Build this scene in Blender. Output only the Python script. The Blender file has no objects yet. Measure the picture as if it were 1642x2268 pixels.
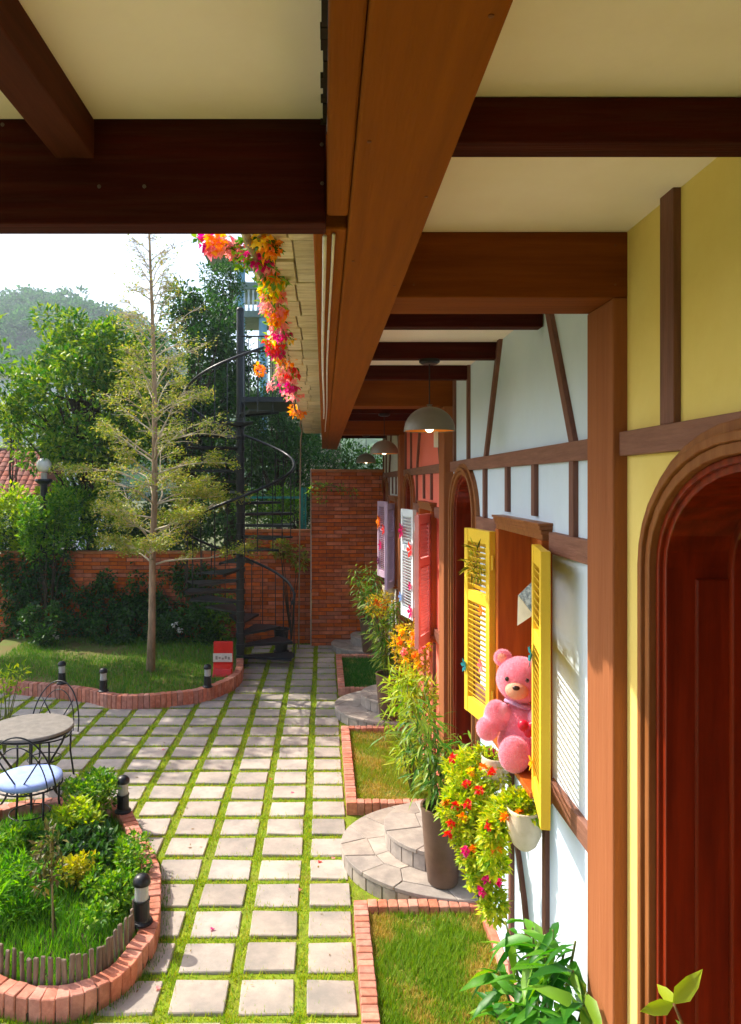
import bpy, bmesh, math, random
import numpy as np
from mathutils import Vector, Matrix

# ------------------------------------------------------------------ scene, camera, light
scene = bpy.context.scene
COL = scene.collection
H = 2.8                      # eye height
K = 1640.0                   # focal length in picture units (picture 1642 x 2268)
VX, VY = 717.0, 1070.0       # where the arcade's parallel lines meet

cd = bpy.data.cameras.new('camera'); cam = bpy.data.objects.new('camera', cd); COL.objects.link(cam)
cam.location = (0, 0, H); cam.rotation_euler = (math.radians(90), 0, 0)
cd.sensor_width = 36; cd.sensor_fit = 'AUTO'; cd.lens = 36 * K / 2268
cd.shift_x = (821 - VX) / 2268; cd.shift_y = -(1134 - VY) / 2268
cd.clip_start = 0.05; cd.clip_end = 1000
scene.camera = cam

SUN_AZ = math.radians(30)    # from straight left (-X) turned towards +Y
SUN_EL = math.radians(46)
world = bpy.data.worlds.new('World'); scene.world = world; world.use_nodes = True
wn = world.node_tree.nodes; bgn = wn['Background']
sky = wn.new('ShaderNodeTexSky'); sky.sky_type = 'NISHITA'; sky.sun_disc = False
sky.sun_elevation = SUN_EL; sky.sun_rotation = math.radians(-60)
sky.air_density = 1.0; sky.dust_density = 3.0; sky.ozone_density = 1.0
world.node_tree.links.new(sky.outputs[0], bgn.inputs[0]); bgn.inputs[1].default_value = 0.15

sl = bpy.data.lights.new('sun', 'SUN'); sl.energy = 3.15; sl.angle = math.radians(0.5); sl.color = (1.0, 0.915, 0.78)
so = bpy.data.objects.new('sun', sl); COL.objects.link(so)
tosun = Vector((-math.cos(SUN_EL) * math.cos(SUN_AZ), math.cos(SUN_EL) * math.sin(SUN_AZ), math.sin(SUN_EL)))
so.rotation_euler = tosun.to_track_quat('Z', 'Y').to_euler(); so.location = (-8, 6, 12)

vs = scene.view_settings
vs.view_transform = 'Standard'; vs.look = 'None'; vs.gamma = 1.0; vs.use_curve_mapping = False
vs.exposure = 1.25
scene.cycles.max_bounces = 9; scene.cycles.volume_bounces = 0; scene.cycles.diffuse_bounces = 5; scene.cycles.transparent_max_bounces = 8

rng = np.random.default_rng(7); random.seed(7)

# ------------------------------------------------------------------ helpers
def at(x, y, Y):
    return ((x - VX) / K * Y, Y, H + (VY - y) / K * Y)

def C(h):
    h = h.lstrip('#'); v = [int(h[i:i + 2], 16) / 255 for i in (0, 2, 4)]
    return tuple(((c + 0.055) / 1.055) ** 2.4 if c > 0.04045 else c / 12.92 for c in v) + (1.0,)

MATS = {}
def mat(name, col, col2=None, rough=0.6, scale=8.0, stretch=(1, 1, 1), bump=0.0, bscale=None, metal=0.0, spec=0.4,
        detail=6, lo=0.35, hi=0.65, objrand=0.0, dirt=None, dirt_scale=2.0, dirt_amt=0.4, bdist=0.01, grain=None, gaxis='Z', gamt=0.35, stain=None):
    if name in MATS: return MATS[name]
    m = bpy.data.materials.new(name); m.use_nodes = True; nt = m.node_tree; N = nt.nodes; L = nt.links
    b = N['Principled BSDF']; b.inputs['Roughness'].default_value = rough; b.inputs['Metallic'].default_value = metal
    b.inputs['Specular IOR Level'].default_value = spec
    col2 = col2 or tuple(c * 0.8 for c in col[:3]) + (1,)
    tc = N.new('ShaderNodeTexCoord'); mp = N.new('ShaderNodeMapping'); mp.inputs['Scale'].default_value = stretch
    L.new(tc.outputs['Object'], mp.inputs[0])
    vec = mp.outputs[0]
    if objrand:
        oi = N.new('ShaderNodeObjectInfo'); mu = N.new('ShaderNodeMath'); mu.operation = 'MULTIPLY'; mu.inputs[1].default_value = 37.0
        L.new(oi.outputs['Random'], mu.inputs[0]); ad = N.new('ShaderNodeVectorMath'); ad.operation = 'ADD'
        L.new(mp.outputs[0], ad.inputs[0]); L.new(mu.outputs[0], ad.inputs[1]); vec = ad.outputs[0]
    n = N.new('ShaderNodeTexNoise'); n.inputs['Scale'].default_value = scale; n.inputs['Detail'].default_value = detail
    n.inputs['Roughness'].default_value = 0.65
    L.new(vec, n.inputs['Vector'])
    r = N.new('ShaderNodeValToRGB'); r.color_ramp.elements[0].position = lo; r.color_ramp.elements[1].position = hi
    r.color_ramp.elements[0].color = col2; r.color_ramp.elements[1].color = col
    L.new(n.outputs['Fac'], r.inputs[0]); out = r.outputs[0]
    if dirt:
        n2 = N.new('ShaderNodeTexNoise'); n2.inputs['Scale'].default_value = dirt_scale; n2.inputs['Detail'].default_value = 8
        n2.inputs['Roughness'].default_value = 0.7
        L.new(vec, n2.inputs['Vector']); mr = N.new('ShaderNodeMapRange'); mr.inputs[1].default_value = 0.45; mr.inputs[2].default_value = 0.72
        mr.inputs[4].default_value = dirt_amt; L.new(n2.outputs['Fac'], mr.inputs[0])
        mx = N.new('ShaderNodeMixRGB'); L.new(mr.outputs[0], mx.inputs[0]); L.new(out, mx.inputs[1]); mx.inputs[2].default_value = dirt; out = mx.outputs[0]
    if grain:
        wv = N.new('ShaderNodeTexWave'); wv.wave_type = 'RINGS'; wv.rings_direction = gaxis; wv.inputs['Scale'].default_value = grain
        wv.inputs['Distortion'].default_value = 5.0; wv.inputs['Detail'].default_value = 3.0; wv.inputs['Detail Scale'].default_value = 1.2
        mp2 = N.new('ShaderNodeMapping'); mp2.inputs['Scale'].default_value = {'X': (.12, 1, 1), 'Y': (1, .12, 1), 'Z': (1, 1, .12)}[gaxis]; mp2.inputs['Location'].default_value = (.31, .17, .23)
        L.new(tc.outputs['Object'], mp2.inputs[0]); L.new(mp2.outputs[0], wv.inputs['Vector'])
        mg = N.new('ShaderNodeMixRGB'); mg.blend_type = 'MULTIPLY'; mgf = N.new('ShaderNodeMath'); mgf.operation = 'MULTIPLY'; mgf.inputs[1].default_value = gamt
        L.new(wv.outputs['Fac'], mgf.inputs[0]); L.new(mgf.outputs[0], mg.inputs[0]); L.new(out, mg.inputs[1]); mg.inputs[2].default_value = (.35, .28, .24, 1); out = mg.outputs[0]
    if stain:
        n3 = N.new('ShaderNodeTexNoise'); n3.inputs['Scale'].default_value = .9; n3.inputs['Detail'].default_value = 9; n3.inputs['Roughness'].default_value = .72
        L.new(tc.outputs['Object'], n3.inputs['Vector']); m3 = N.new('ShaderNodeMapRange'); m3.inputs[1].default_value = .42; m3.inputs[2].default_value = .7; m3.inputs[4].default_value = .35
        L.new(n3.outputs['Fac'], m3.inputs[0]); x3 = N.new('ShaderNodeMixRGB'); L.new(m3.outputs[0], x3.inputs[0]); L.new(out, x3.inputs[1]); x3.inputs[2].default_value = stain; out = x3.outputs[0]
    if objrand:
        mr2 = N.new('ShaderNodeMapRange'); mr2.inputs[3].default_value = 1 - objrand; mr2.inputs[4].default_value = 1 + objrand
        L.new(oi.outputs['Random'], mr2.inputs[0])
        hs = N.new('ShaderNodeHueSaturation'); L.new(mr2.outputs[0], hs.inputs['Value']); L.new(out, hs.inputs['Color']); out = hs.outputs[0]
        fr_ = N.new('ShaderNodeMath'); fr_.operation = 'FRACT'; f2 = N.new('ShaderNodeMath'); f2.operation = 'MULTIPLY'; f2.inputs[1].default_value = 13.7; L.new(oi.outputs['Random'], f2.inputs[0]); L.new(f2.outputs[0], fr_.inputs[0])
        m5 = N.new('ShaderNodeMapRange'); m5.inputs[3].default_value = .88; m5.inputs[4].default_value = 1.08; L.new(fr_.outputs[0], m5.inputs[0]); L.new(m5.outputs[0], hs.inputs['Saturation'])
    L.new(out, b.inputs['Base Color'])
    if bump:
        nb = N.new('ShaderNodeTexNoise'); nb.inputs['Scale'].default_value = bscale or scale * 4; nb.inputs['Detail'].default_value = 8
        L.new(vec, nb.inputs['Vector']); bp = N.new('ShaderNodeBump'); bp.inputs['Strength'].default_value = bump; bp.inputs['Distance'].default_value = bdist
        L.new(nb.outputs['Fac'], bp.inputs['Height']); L.new(bp.outputs[0], b.inputs['Normal'])
    MATS[name] = m; return m

def leafmat(name, cols, rough=0.45, trans=0.35, spec=0.35):
    if name in MATS: return MATS[name]
    m = bpy.data.materials.new(name); m.use_nodes = True; nt = m.node_tree; N = nt.nodes; L = nt.links
    b = N['Principled BSDF']; b.inputs['Roughness'].default_value = rough; b.inputs['Specular IOR Level'].default_value = spec
    g = N.new('ShaderNodeNewGeometry'); r = N.new('ShaderNodeValToRGB'); r.color_ramp.interpolation = 'LINEAR'
    els = r.color_ramp.elements
    for i, c in enumerate(cols):
        p = i / max(1, len(cols) - 1)
        if i == 0: e = els[0]; e.position = 0
        elif i == len(cols) - 1: e = els[-1]; e.position = 1
        else: e = els.new(p)
        e.color = C(c)
    L.new(g.outputs['Random Per Island'], r.inputs[0]); L.new(r.outputs[0], b.inputs['Base Color'])
    t = N.new('ShaderNodeBsdfTranslucent'); hs = N.new('ShaderNodeHueSaturation'); hs.inputs['Value'].default_value = 1.5; hs.inputs['Saturation'].default_value = 1.1
    L.new(r.outputs[0], hs.inputs['Color']); L.new(hs.outputs[0], t.inputs[0])
    mx = N.new('ShaderNodeMixShader'); mx.inputs[0].default_value = trans
    L.new(b.outputs[0], mx.inputs[1]); L.new(t.outputs[0], mx.inputs[2]); L.new(mx.outputs[0], N['Material Output'].inputs[0])
    MATS[name] = m; return m

WL = {}   # world location of every parent
def wl(o): return WL.get(o.name, Vector((0, 0, 0))) if o else Vector((0, 0, 0))

def tagp(o, label=None, cat=None, group=None, kind=None):
    if label: o['label'] = label
    if cat: o['category'] = cat
    if group: o['group'] = group
    if kind: o['kind'] = kind
    return o

def thing(name, label, cat, loc=(0, 0, 0), group=None, rz=0.0):
    o = bpy.data.objects.new(name, None); COL.objects.link(o); o.location = loc; o.empty_display_size = 0.1
    o.rotation_euler = (0, 0, rz)
    WL[o.name] = Vector(loc); return tagp(o, label, cat, group)

def mk(name, me, m, parent=None, loc=None, rot=None):
    o = bpy.data.objects.new(name, me); COL.objects.link(o)
    if m is not None and len(me.materials) == 0: me.materials.append(m)
    if parent is not None: o.parent = parent
    if loc is not None: o.location = Vector(loc) - wl(parent)
    if rot is not None: o.rotation_euler = rot
    WL[o.name] = wl(parent) if loc is None else Vector(loc)
    return o

class MB:
    def __init__(s): s.v = []; s.f = []
    def add(s, vs, fs):
        n = len(s.v); s.v += [tuple(v) for v in vs]; s.f += [tuple(i + n for i in f) for f in fs]; return s
    def box(s, x0, x1, y0, y1, z0, z1):
        return s.add([(x0, y0, z0), (x1, y0, z0), (x1, y1, z0), (x0, y1, z0), (x0, y0, z1), (x1, y0, z1), (x1, y1, z1), (x0, y1, z1)],
                     [(0, 3, 2, 1), (4, 5, 6, 7), (0, 1, 5, 4), (1, 2, 6, 5), (2, 3, 7, 6), (3, 0, 4, 7)])
    def bar(s, a, b, w, h, up=(0, 0, 1)):
        a = Vector(a); b = Vector(b); d = (b - a).normalized(); u = Vector(up)
        r = d.cross(u)
        if r.length < 1e-4: r = d.cross(Vector((0, 1, 0)))
        r.normalize(); u = r.cross(d).normalized()
        q = [(-1, -1), (1, -1), (1, 1), (-1, 1)]
        vs = [p + r * (i * w / 2) + u * (j * h / 2) for p in (a, b) for i, j in q]
        return s.add(vs, [(3, 2, 1, 0), (4, 5, 6, 7), (0, 1, 5, 4), (1, 2, 6, 5), (2, 3, 7, 6), (3, 0, 4, 7)])
    def tube(s, pts, rad, n=8, cap=True):
        pts = [Vector(p) for p in pts]; m = len(pts)
        if not hasattr(rad, '__len__'): rad = [rad] * m
        t0 = (pts[1] - pts[0]).normalized(); ref = Vector((0, 0, 1)) if abs(t0.z) < 0.9 else Vector((1, 0, 0))
        u = t0.cross(ref).normalized(); vs = []
        for i in range(m):
            t = (pts[min(i + 1, m - 1)] - pts[max(i - 1, 0)])
            t = t.normalized() if t.length > 1e-7 else t0
            u = (u - t * u.dot(t)); u = u.normalized() if u.length > 1e-6 else t.orthogonal().normalized(); w = t.cross(u)
            for k in range(n):
                a = 2 * math.pi * k / n; vs.append(pts[i] + (u * math.cos(a) + w * math.sin(a)) * rad[i])
        fs = [(i * n + k, i * n + (k + 1) % n, (i + 1) * n + (k + 1) % n, (i + 1) * n + k) for i in range(m - 1) for k in range(n)]
        if cap: fs += [tuple(range(n - 1, -1, -1)), tuple(range((m - 1) * n, m * n))]
        return s.add(vs, fs)
    def lathe(s, prof, c=(0, 0, 0), n=24, sx=1, sy=1, close=True):
        m = len(prof)
        vs = [(c[0] + r * sx * math.cos(2 * math.pi * k / n), c[1] + r * sy * math.sin(2 * math.pi * k / n), c[2] + z) for r, z in prof for k in range(n)]
        fs = [(i * n + k, i * n + (k + 1) % n, (i + 1) * n + (k + 1) % n, (i + 1) * n + k) for i in range(m - 1) for k in range(n)]
        if close:
            if prof[0][0] > 1e-5: fs.append(tuple(range(n - 1, -1, -1)))
            if prof[-1][0] > 1e-5: fs.append(tuple(range((m - 1) * n, m * n)))
        return s.add(vs, fs)
    def ell(s, c, r, n=16, m=10, R=None):
        vs = []; 
        for i in range(m + 1):
            ph = math.pi * i / m
            for k in range(n):
                a = 2 * math.pi * k / n
                p = Vector((r[0] * math.sin(ph) * math.cos(a), r[1] * math.sin(ph) * math.sin(a), -r[2] * math.cos(ph)))
                if R is not None: p = R @ p
                vs.append(Vector(c) + p)
        fs = [(i * n + k, i * n + (k + 1) % n, (i + 1) * n + (k + 1) % n, (i + 1) * n + k) for i in range(m) for k in range(n)]
        return s.add(vs, fs)
    def prism(s, poly, z0, z1):
        n = len(poly)
        return s.add([(x, y, z0) for x, y in poly] + [(x, y, z1) for x, y in poly],
                     [tuple(range(n - 1, -1, -1)), tuple(range(n, 2 * n))] + [(k, (k + 1) % n, n + (k + 1) % n, n + k) for k in range(n)])
    def mesh(s, name, off=None, smooth=False, merge=False):
        me = bpy.data.meshes.new(name)
        vs = s.v if off is None else [(v[0] - off[0], v[1] - off[1], v[2] - off[2]) for v in s.v]
        me.from_pydata(vs, [], s.f)
        if merge:
            bm = bmesh.new(); bm.from_mesh(me); bmesh.ops.remove_doubles(bm, verts=bm.verts, dist=1e-5)
            bmesh.ops.recalc_face_normals(bm, faces=bm.faces); bm.to_mesh(me); bm.free()
        me.validate(); me.update()
        if smooth:
            for p in me.polygons: p.use_smooth = True
        return me
    def build(s, name, m, parent=None, smooth=False, bevel=0.0, merge=False, seg=2):
        o = mk(name, s.mesh(name, wl(parent), smooth, merge), m, parent)
        if bevel:
            md = o.modifiers.new('bevel', 'BEVEL'); md.width = bevel; md.segments = seg; md.limit_method = 'ANGLE'; md.angle_limit = math.radians(40)
            md.harden_normals = False
        return o

_cb = {}
def chamfer(sx, sy, sz, c=0.004, jitter=0.0, key=0):
    k = (round(sx, 4), round(sy, 4), round(sz, 4), c, jitter, key)
    if k in _cb: return _cb[k]
    r = random.Random(key * 7 + 1); bm = bmesh.new()
    for ix in (-1, 1):
        for iy in (-1, 1):
            for iz in (-1, 1):
                j = [r.uniform(-jitter, jitter) for _ in range(3)]
                X, Y, Z = ix * sx / 2 + j[0], iy * sy / 2 + j[1], iz * sz / 2 + j[2]
                for d in ((c, 0, 0), (0, c, 0), (0, 0, c)):
                    bm.verts.new((X - ix * (c - d[0]), Y - iy * (c - d[1]), Z - iz * (c - d[2])))
    bmesh.ops.convex_hull(bm, input=bm.verts); bmesh.ops.dissolve_limit(bm, angle_limit=0.02, verts=bm.verts, edges=bm.edges)
    me = bpy.data.meshes.new('piece'); bm.to_mesh(me); bm.free(); _cb[k] = me; return me

def fast_mesh(name, V, F):
    """V (n,3) float array, F (m,3) int array of triangles"""
    me = bpy.data.meshes.new(name); V = np.asarray(V, np.float32); F = np.asarray(F, np.int32)
    me.vertices.add(len(V)); me.vertices.foreach_set('co', V.ravel())
    me.loops.add(F.size); me.loops.foreach_set('vertex_index', F.ravel())
    me.polygons.add(len(F)); me.polygons.foreach_set('loop_start', np.arange(0, F.size, 3, dtype=np.int32))
    me.polygons.foreach_set('loop_total', np.full(len(F), 3, np.int32))
    me.update(calc_edges=True); return me

def norm(a): return a / np.maximum(np.linalg.norm(a, axis=1, keepdims=True), 1e-9)

def leaves(P, D, L, W, fold=0.25, bend=0.25, seg=2, S=None):
    """curved leaves: each a strip of seg+1 stations with a folded midrib -> V, F"""
    n = len(P); D = norm(D); up = np.tile([0, 0, 1.0], (n, 1)) + rng.normal(0, 0.35, (n, 3))
    S = norm(np.cross(D, up)) if S is None else norm(S); N = norm(np.cross(S, D)); L = np.asarray(L).reshape(-1, 1); W = np.asarray(W).reshape(-1, 1)
    vs = []; fs = []
    if seg == 1:
        base = P; tip = P + D * L - N * L * bend * 0.5; mid = P + D * L * 0.45
        l = mid + S * W / 2 + N * W * fold; r = mid - S * W / 2 + N * W * fold
        V = np.stack([base, r, tip, l], 1).reshape(-1, 3); i = np.arange(n)[:, None] * 4
        F = np.concatenate([i + np.array([[0, 1, 2]]), i + np.array([[0, 2, 3]])], 1).reshape(-1, 3)
        return V, F
    # stations
    st = [0.0, 0.3, 0.65, 1.0]; wd = [0.12, 0.95, 0.75, 0.0]
    cols = []
    for t, w in zip(st, wd):
        c = P + D * L * t - N * L * bend * t * t
        cols += [c, c + S * W / 2 * w + N * W * fold * w, c - S * W / 2 * w + N * W * fold * w]
    V = np.stack(cols, 1).reshape(-1, 3); k = 3 * len(st); i = np.arange(n)[:, None] * k; q = []
    for a in range(len(st) - 1):
        b = a * 3; e = b + 3
        q += [[b, b + 1, e + 1], [b, e + 1, e], [b, e, e + 2], [b, e + 2, b + 2]]
    F = np.concatenate([i + np.array([t]) for t in q], 1).reshape(-1, 3)
    return V, F

def cluster_leaves(clusters, n_per, L, W, up=0.3, rand=0.8, fold=0.2, bend=0.2, seg=1, shell=0.35, droop=0.0):
    """clusters: rows (x,y,z,rx,ry,rz)"""
    cl = np.asarray(clusters, float); n = len(cl) * n_per
    c = np.repeat(cl, n_per, 0); d = norm(rng.normal(0, 1, (n, 3))); rr = rng.uniform(shell, 1, (n, 1)) ** 0.6
    P = c[:, :3] + d * rr * c[:, 3:6]
    D = d * 0.8 + rng.normal(0, rand, (n, 3)) * 0.6 + np.array([0, 0, up - droop])
    return leaves(P, D, L * rng.uniform(0.6, 1.25, n), W * rng.uniform(0.7, 1.2, n), fold, bend, seg)

def foliage(name, VF, m, parent=None, **tags):
    V, F = VF; o = mk(name, fast_mesh(name, V - np.array(wl(parent)), F), m, parent)
    return tagp(o, **tags)

def cat(*vfs):
    V = []; F = []; n = 0
    for v, f in vfs: V.append(v); F.append(f + n); n += len(v)
    return np.concatenate(V), np.concatenate(F)

def blades(P, h, w=0.005, lean=0.5):
    n = len(P); a = rng.uniform(0, 2 * np.pi, n); d = np.stack([np.cos(a), np.sin(a), np.zeros(n)], 1)
    h = np.asarray(h) * rng.uniform(0.5, 1.2, n); s = np.stack([-np.sin(a), np.cos(a), np.zeros(n)], 1)
    ln = rng.uniform(0, lean, n)
    tip = P + np.array([0, 0, 1]) * h[:, None] + d * (h * ln)[:, None]
    V = np.stack([P - s * w / 2, P + s * w / 2, tip], 1).reshape(-1, 3); i = np.arange(n)[:, None] * 3
    return V, (i + np.array([[0, 1, 2]])).reshape(-1, 3)

# ------------------------------------------------------------------ materials
W_MAIN = mat('painted_timber', C('#8f4e0b'), C('#874808'), rough=0.75, spec=0.12, scale=3, stretch=(9, 0.5, 9), grain=9, gaxis='Y', gamt=.1, bump=0.22, bscale=14, dirt=C('#5c3012'), dirt_amt=0.25)
W_CROSS = mat('painted_timber_cross', C('#854616'), C('#72390e'), rough=0.75, spec=0.12, scale=3, stretch=(0.5, 9, 9), grain=9, gaxis='X', gamt=.1, bump=0.22, bscale=14, dirt=C('#5c3012'), dirt_amt=0.25)
W_POST = mat('painted_timber_post', C('#9e623f'), C('#965a38'), rough=0.75, spec=0.12, scale=3, stretch=(9, 9, 0.5), grain=9, gaxis='Z', gamt=.06, bump=0.22, bscale=14, dirt=C('#6b3d22'), dirt_amt=0.2)
W_DARK = mat('dark_timber', C('#48120a'), C('#380c06'), rough=0.75, spec=0.12, scale=4, stretch=(0.5, 9, 9), grain=9, gaxis='X', gamt=.3, bump=0.25, bscale=16, dirt=C('#6b5040'), dirt_scale=5, dirt_amt=0.15)
W_JOIST = mat('dark_timber_joist', C('#55291c'), C('#452015'), rough=0.75, spec=0.12, scale=4, stretch=(8, 0.6, 8), bump=0.12, bscale=16)
W_RAIL = mat('rail_timber', C('#8f6250'), C('#7a4f3f'), rough=0.6, scale=5, stretch=(8, 0.7, 8), bump=0.35, bscale=18, dirt=C('#5a3626'), dirt_amt=0.35, dirt_scale=6)
W_STUD = mat('stud_timber', C('#7d5244'), C('#684235'), rough=0.6, scale=5, stretch=(8, 8, 0.7), bump=0.3, bscale=18)
W_DOOR = mat('door_wood', C('#98300f'), C('#701e07'), rough=0.3, scale=2.2, stretch=(7, 7, 0.5), grain=7, gaxis='Z', gamt=.5, bump=0.06, bscale=20, lo=0.3, hi=0.7, dirt=C('#4a1606'), dirt_amt=0.5, dirt_scale=3)
W_ORANGE = mat('window_wood', C('#b9611c'), C('#9c4a12'), rough=0.4, scale=2.5, stretch=(7, 7, 0.6), bump=0.06, bscale=20)
W_TRIM = mat('trim_wood', C('#9a6136'), C('#80481f'), rough=0.4, scale=3, stretch=(7, 7, 0.8), bump=0.08, bscale=20)
CEIL = mat('cream_plaster', C('#fceee8'), C('#f7e8e0'), rough=0.85, scale=1.2, bump=0.2, bscale=14, stain=C('#e2cdb4'))
P_YEL = mat('yellow_plaster', C('#efda84'), C('#e8d074'), rough=0.8, scale=1.5, bump=0.25, bscale=16, stain=C('#d8b85c'))
P_BLUE = mat('pale_blue_plaster', C('#d3e3f4'), C('#c9dbee'), rough=0.8, scale=1.5, bump=0.25, bscale=16, stain=C('#c2cdd2'))
P_RED = mat('coral_plaster', C('#ee7c68'), C('#e6705c'), rough=0.8, scale=1.5, bump=0.06, bscale=50)
P_WHITE = mat('white_plaster', C('#dcd9d2'), C('#cfcbc2'), rough=0.8, scale=1.5, bump=0.06, bscale=50)
Y_PAINT = mat('yellow_paint', C('#f2cc3c'), C('#eac232'), rough=0.45, scale=4, bump=0.05, bscale=40, dirt=C('#b08a1c'), dirt_amt=0.2, dirt_scale=8)
PINK_PAINT = mat('pink_paint', C('#eea9a2'), C('#e0938c'), rough=0.5, scale=6)
WHITE_PAINT = mat('white_paint', C('#e3ebee'), C('#d5e0e6'), rough=0.5, scale=6)
LILAC_PAINT = mat('lilac_paint', C('#d8bcd2'), C('#c8a8c2'), rough=0.5, scale=6)
BRICK_K = mat('kerb_brick', C('#cf8a72'), C('#b06a54'), rough=0.85, scale=14, bump=0.4, bscale=60, objrand=0.16, dirt=C('#7a4a3a'), dirt_amt=0.55, dirt_scale=9, bdist=0.004)
BRICK_W = mat('wall_brick', C('#d46a26'), C('#b8521a'), rough=0.8, scale=10, bump=0.3, bscale=50, objrand=0.2, dirt=C('#552410'), dirt_amt=0.5, dirt_scale=4, bdist=0.004)
MORTAR = mat('mortar', C('#5a3a28'), C('#46301f'), rough=0.95, scale=20)
MORTAR_L = mat('mortar_pale', C('#8a6a58'), C('#6e5444'), rough=0.95, scale=20)
PAVER = mat('paver_stone', C('#b6a89b'), C('#9a9088'), rough=0.8, scale=4, bump=0.35, bscale=30, objrand=0.15, dirt=C('#7c7a74'), dirt_amt=0.65, dirt_scale=3.5, bdist=0.004)
STEP = mat('step_stone', C('#b3a699'), C('#948880'), rough=0.8, scale=6, bump=0.4, bscale=26, objrand=0.12, dirt=C('#7c766e'), dirt_amt=0.6, dirt_scale=5, bdist=0.006)
SOIL = mat('soil', C('#4a3a26'), C('#33281a'), rough=0.95, scale=20, bump=0.5, bscale=60)
MOSS = mat('mossy_soil', C('#7f9414'), C('#5f7010'), rough=0.95, scale=9, bump=0.5, bscale=80, dirt=C('#8a7a2c'), dirt_scale=3, dirt_amt=0.6)
BLACK = mat('black_iron', C('#1c1c20'), C('#141417'), rough=0.4, scale=10, bump=0.05)
IRON = mat('stair_iron', C('#23262b'), C('#17191d'), rough=0.35, scale=10, bump=0.05, metal=0.2)
POT = mat('brown_pot', C('#6a5142'), C('#5c4537'), rough=0.45, scale=6, bump=0.04, dirt=C('#8a7260'), dirt_amt=0.25, dirt_scale=4)
GRAYLAMP = mat('lamp_enamel', C('#7d7464'), C('#736a5a'), rough=0.45, scale=6)
BARK = mat('bark', C('#b09478'), C('#7e664c'), rough=0.9, scale=14, stretch=(1, 1, 0.3), bump=0.5, bscale=40)
BARK_D = mat('dark_bark', C('#4c3c2c'), C('#33281c'), rough=0.9, scale=14, stretch=(1, 1, 0.3), bump=0.5, bscale=40)
TWIG = mat('pale_twig', C('#cdbfa6'), C('#a89a80'), rough=0.9, scale=14)
STEM = mat('green_stem', C('#6f7a34'), C('#57602a'), rough=0.7, scale=12)

GR_LIT = leafmat('grass_blades', ['#649a0a', '#8ab20e', '#b8be1c', '#74a40c', '#c8b020'], rough=0.6, trans=0.3)
GR_DEEP = leafmat('lawn_blades', ['#346a0e', '#4c8416', '#6a9420', '#3f7a12', '#8a9430'], rough=0.6, trans=0.3)
LF_TREE = leafmat('tree_leaf', ['#5a781c', '#86a028', '#b4ae3c', '#6a8a20', '#c4ac60', '#98a438'], trans=0.35)
LF_DARK = leafmat('dark_leaf', ['#1c3a16', '#2c5220', '#3a6422', '#4d7426'], trans=0.3)
LF_MID = leafmat('mid_leaf', ['#34661a', '#52881e', '#76a024', '#98b434'], trans=0.4)
LF_YEL = leafmat('lime_leaf', ['#5f8a14', '#8fae1c', '#b8bf2a', '#6f9a18'], trans=0.45)
LF_BAMB = leafmat('bamboo_leaf', ['#2f641a', '#4c7f20', '#78982e', '#9aae42', '#28561a'], trans=0.4)
LF_FLOW = leafmat('trailing_leaf', ['#84ac20', '#b4c828', '#dcd83c', '#6a961e', '#d0c038'], trans=0.45)
LF_BIG = leafmat('glossy_leaf', ['#2a661c', '#3c7e22', '#5c962a', '#86ac36'], rough=0.42, trans=0.38, spec=0.4)
LF_SEED = leafmat('seedling_leaf', ['#8fb028', '#a2bc30', '#b4c83c'], rough=0.4, trans=0.45)
LF_WOOD = leafmat('far_leaf', ['#1c4a1c', '#2a6024', '#3c742c', '#58903c'], rough=1.0, trans=0.2, spec=0.0)
FL_RED = leafmat('red_petal', ['#d8202a', '#e8482c', '#e0283c'], trans=0.4)
FL_ORG = leafmat('orange_petal', ['#f08a18', '#f2a81c', '#f0701c'], trans=0.45)
FL_YEL = leafmat('yellow_petal', ['#f4c41c', '#f2d63a', '#f0a818'], trans=0.45)
FL_MAG = leafmat('magenta_petal', ['#d8108a', '#e02878', '#c80f70', '#e84898'], trans=0.45)
FL_PINK = leafmat('pink_petal', ['#f08a98', '#f2a89c', '#ee7a8a', '#f4b8a0'], trans=0.45)
FL_WHITE = leafmat('white_petal', ['#f2efe6', '#e6e2d8'], trans=0.3)
FL_TEAL = leafmat('teal_petal', ['#1c7a86', '#208a92'], trans=0.2)

# ------------------------------------------------------------------ the setting
g = MB(); g.box(-190, 110, -20, 330, -0.4, -0.03); tagp(g.build('ground', mat('ground_soil', C('#59602c'), C('#454a22'), rough=0.95, scale=0.6)), kind='structure')

pav = MB(); pav.box(-7.2, 1.0, .9, 12.9, -0.028, -0.002); paving = tagp(pav.build('courtyard_paving', MOSS), kind='structure')

FRONT = [(-1.586, 6.065), (-1.358, 5.61), (-1.214, 5.34), (-1.12, 5.086), (-1.058, 4.807), (-1.015, 4.585), (-1.0, 4.397), (-1.023, 4.268),
         (-1.08, 4.055), (-1.204, 3.91), (-1.362, 3.838), (-1.545, 3.838), (-1.699, 3.885), (-1.9, 3.98), (-2.2, 4.2), (-2.5, 4.5), (-2.75, 4.9), (-2.88, 5.4),
         (-2.85, 5.9), (-2.6, 6.2), (-2.2, 6.3), (-1.85, 6.28)]
BACK = [(-4.9, 10.05), (-3.97, 9.73), (-3.44, 9.57), (-3.03, 9.41), (-2.68, 9.18), (-2.42, 9.12), (-2.05, 9.18), (-1.62, 9.35), (-1.35, 9.68), (-1.19, 10.07), (-1.145, 10.46), (-1.2, 11.1)]

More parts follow.
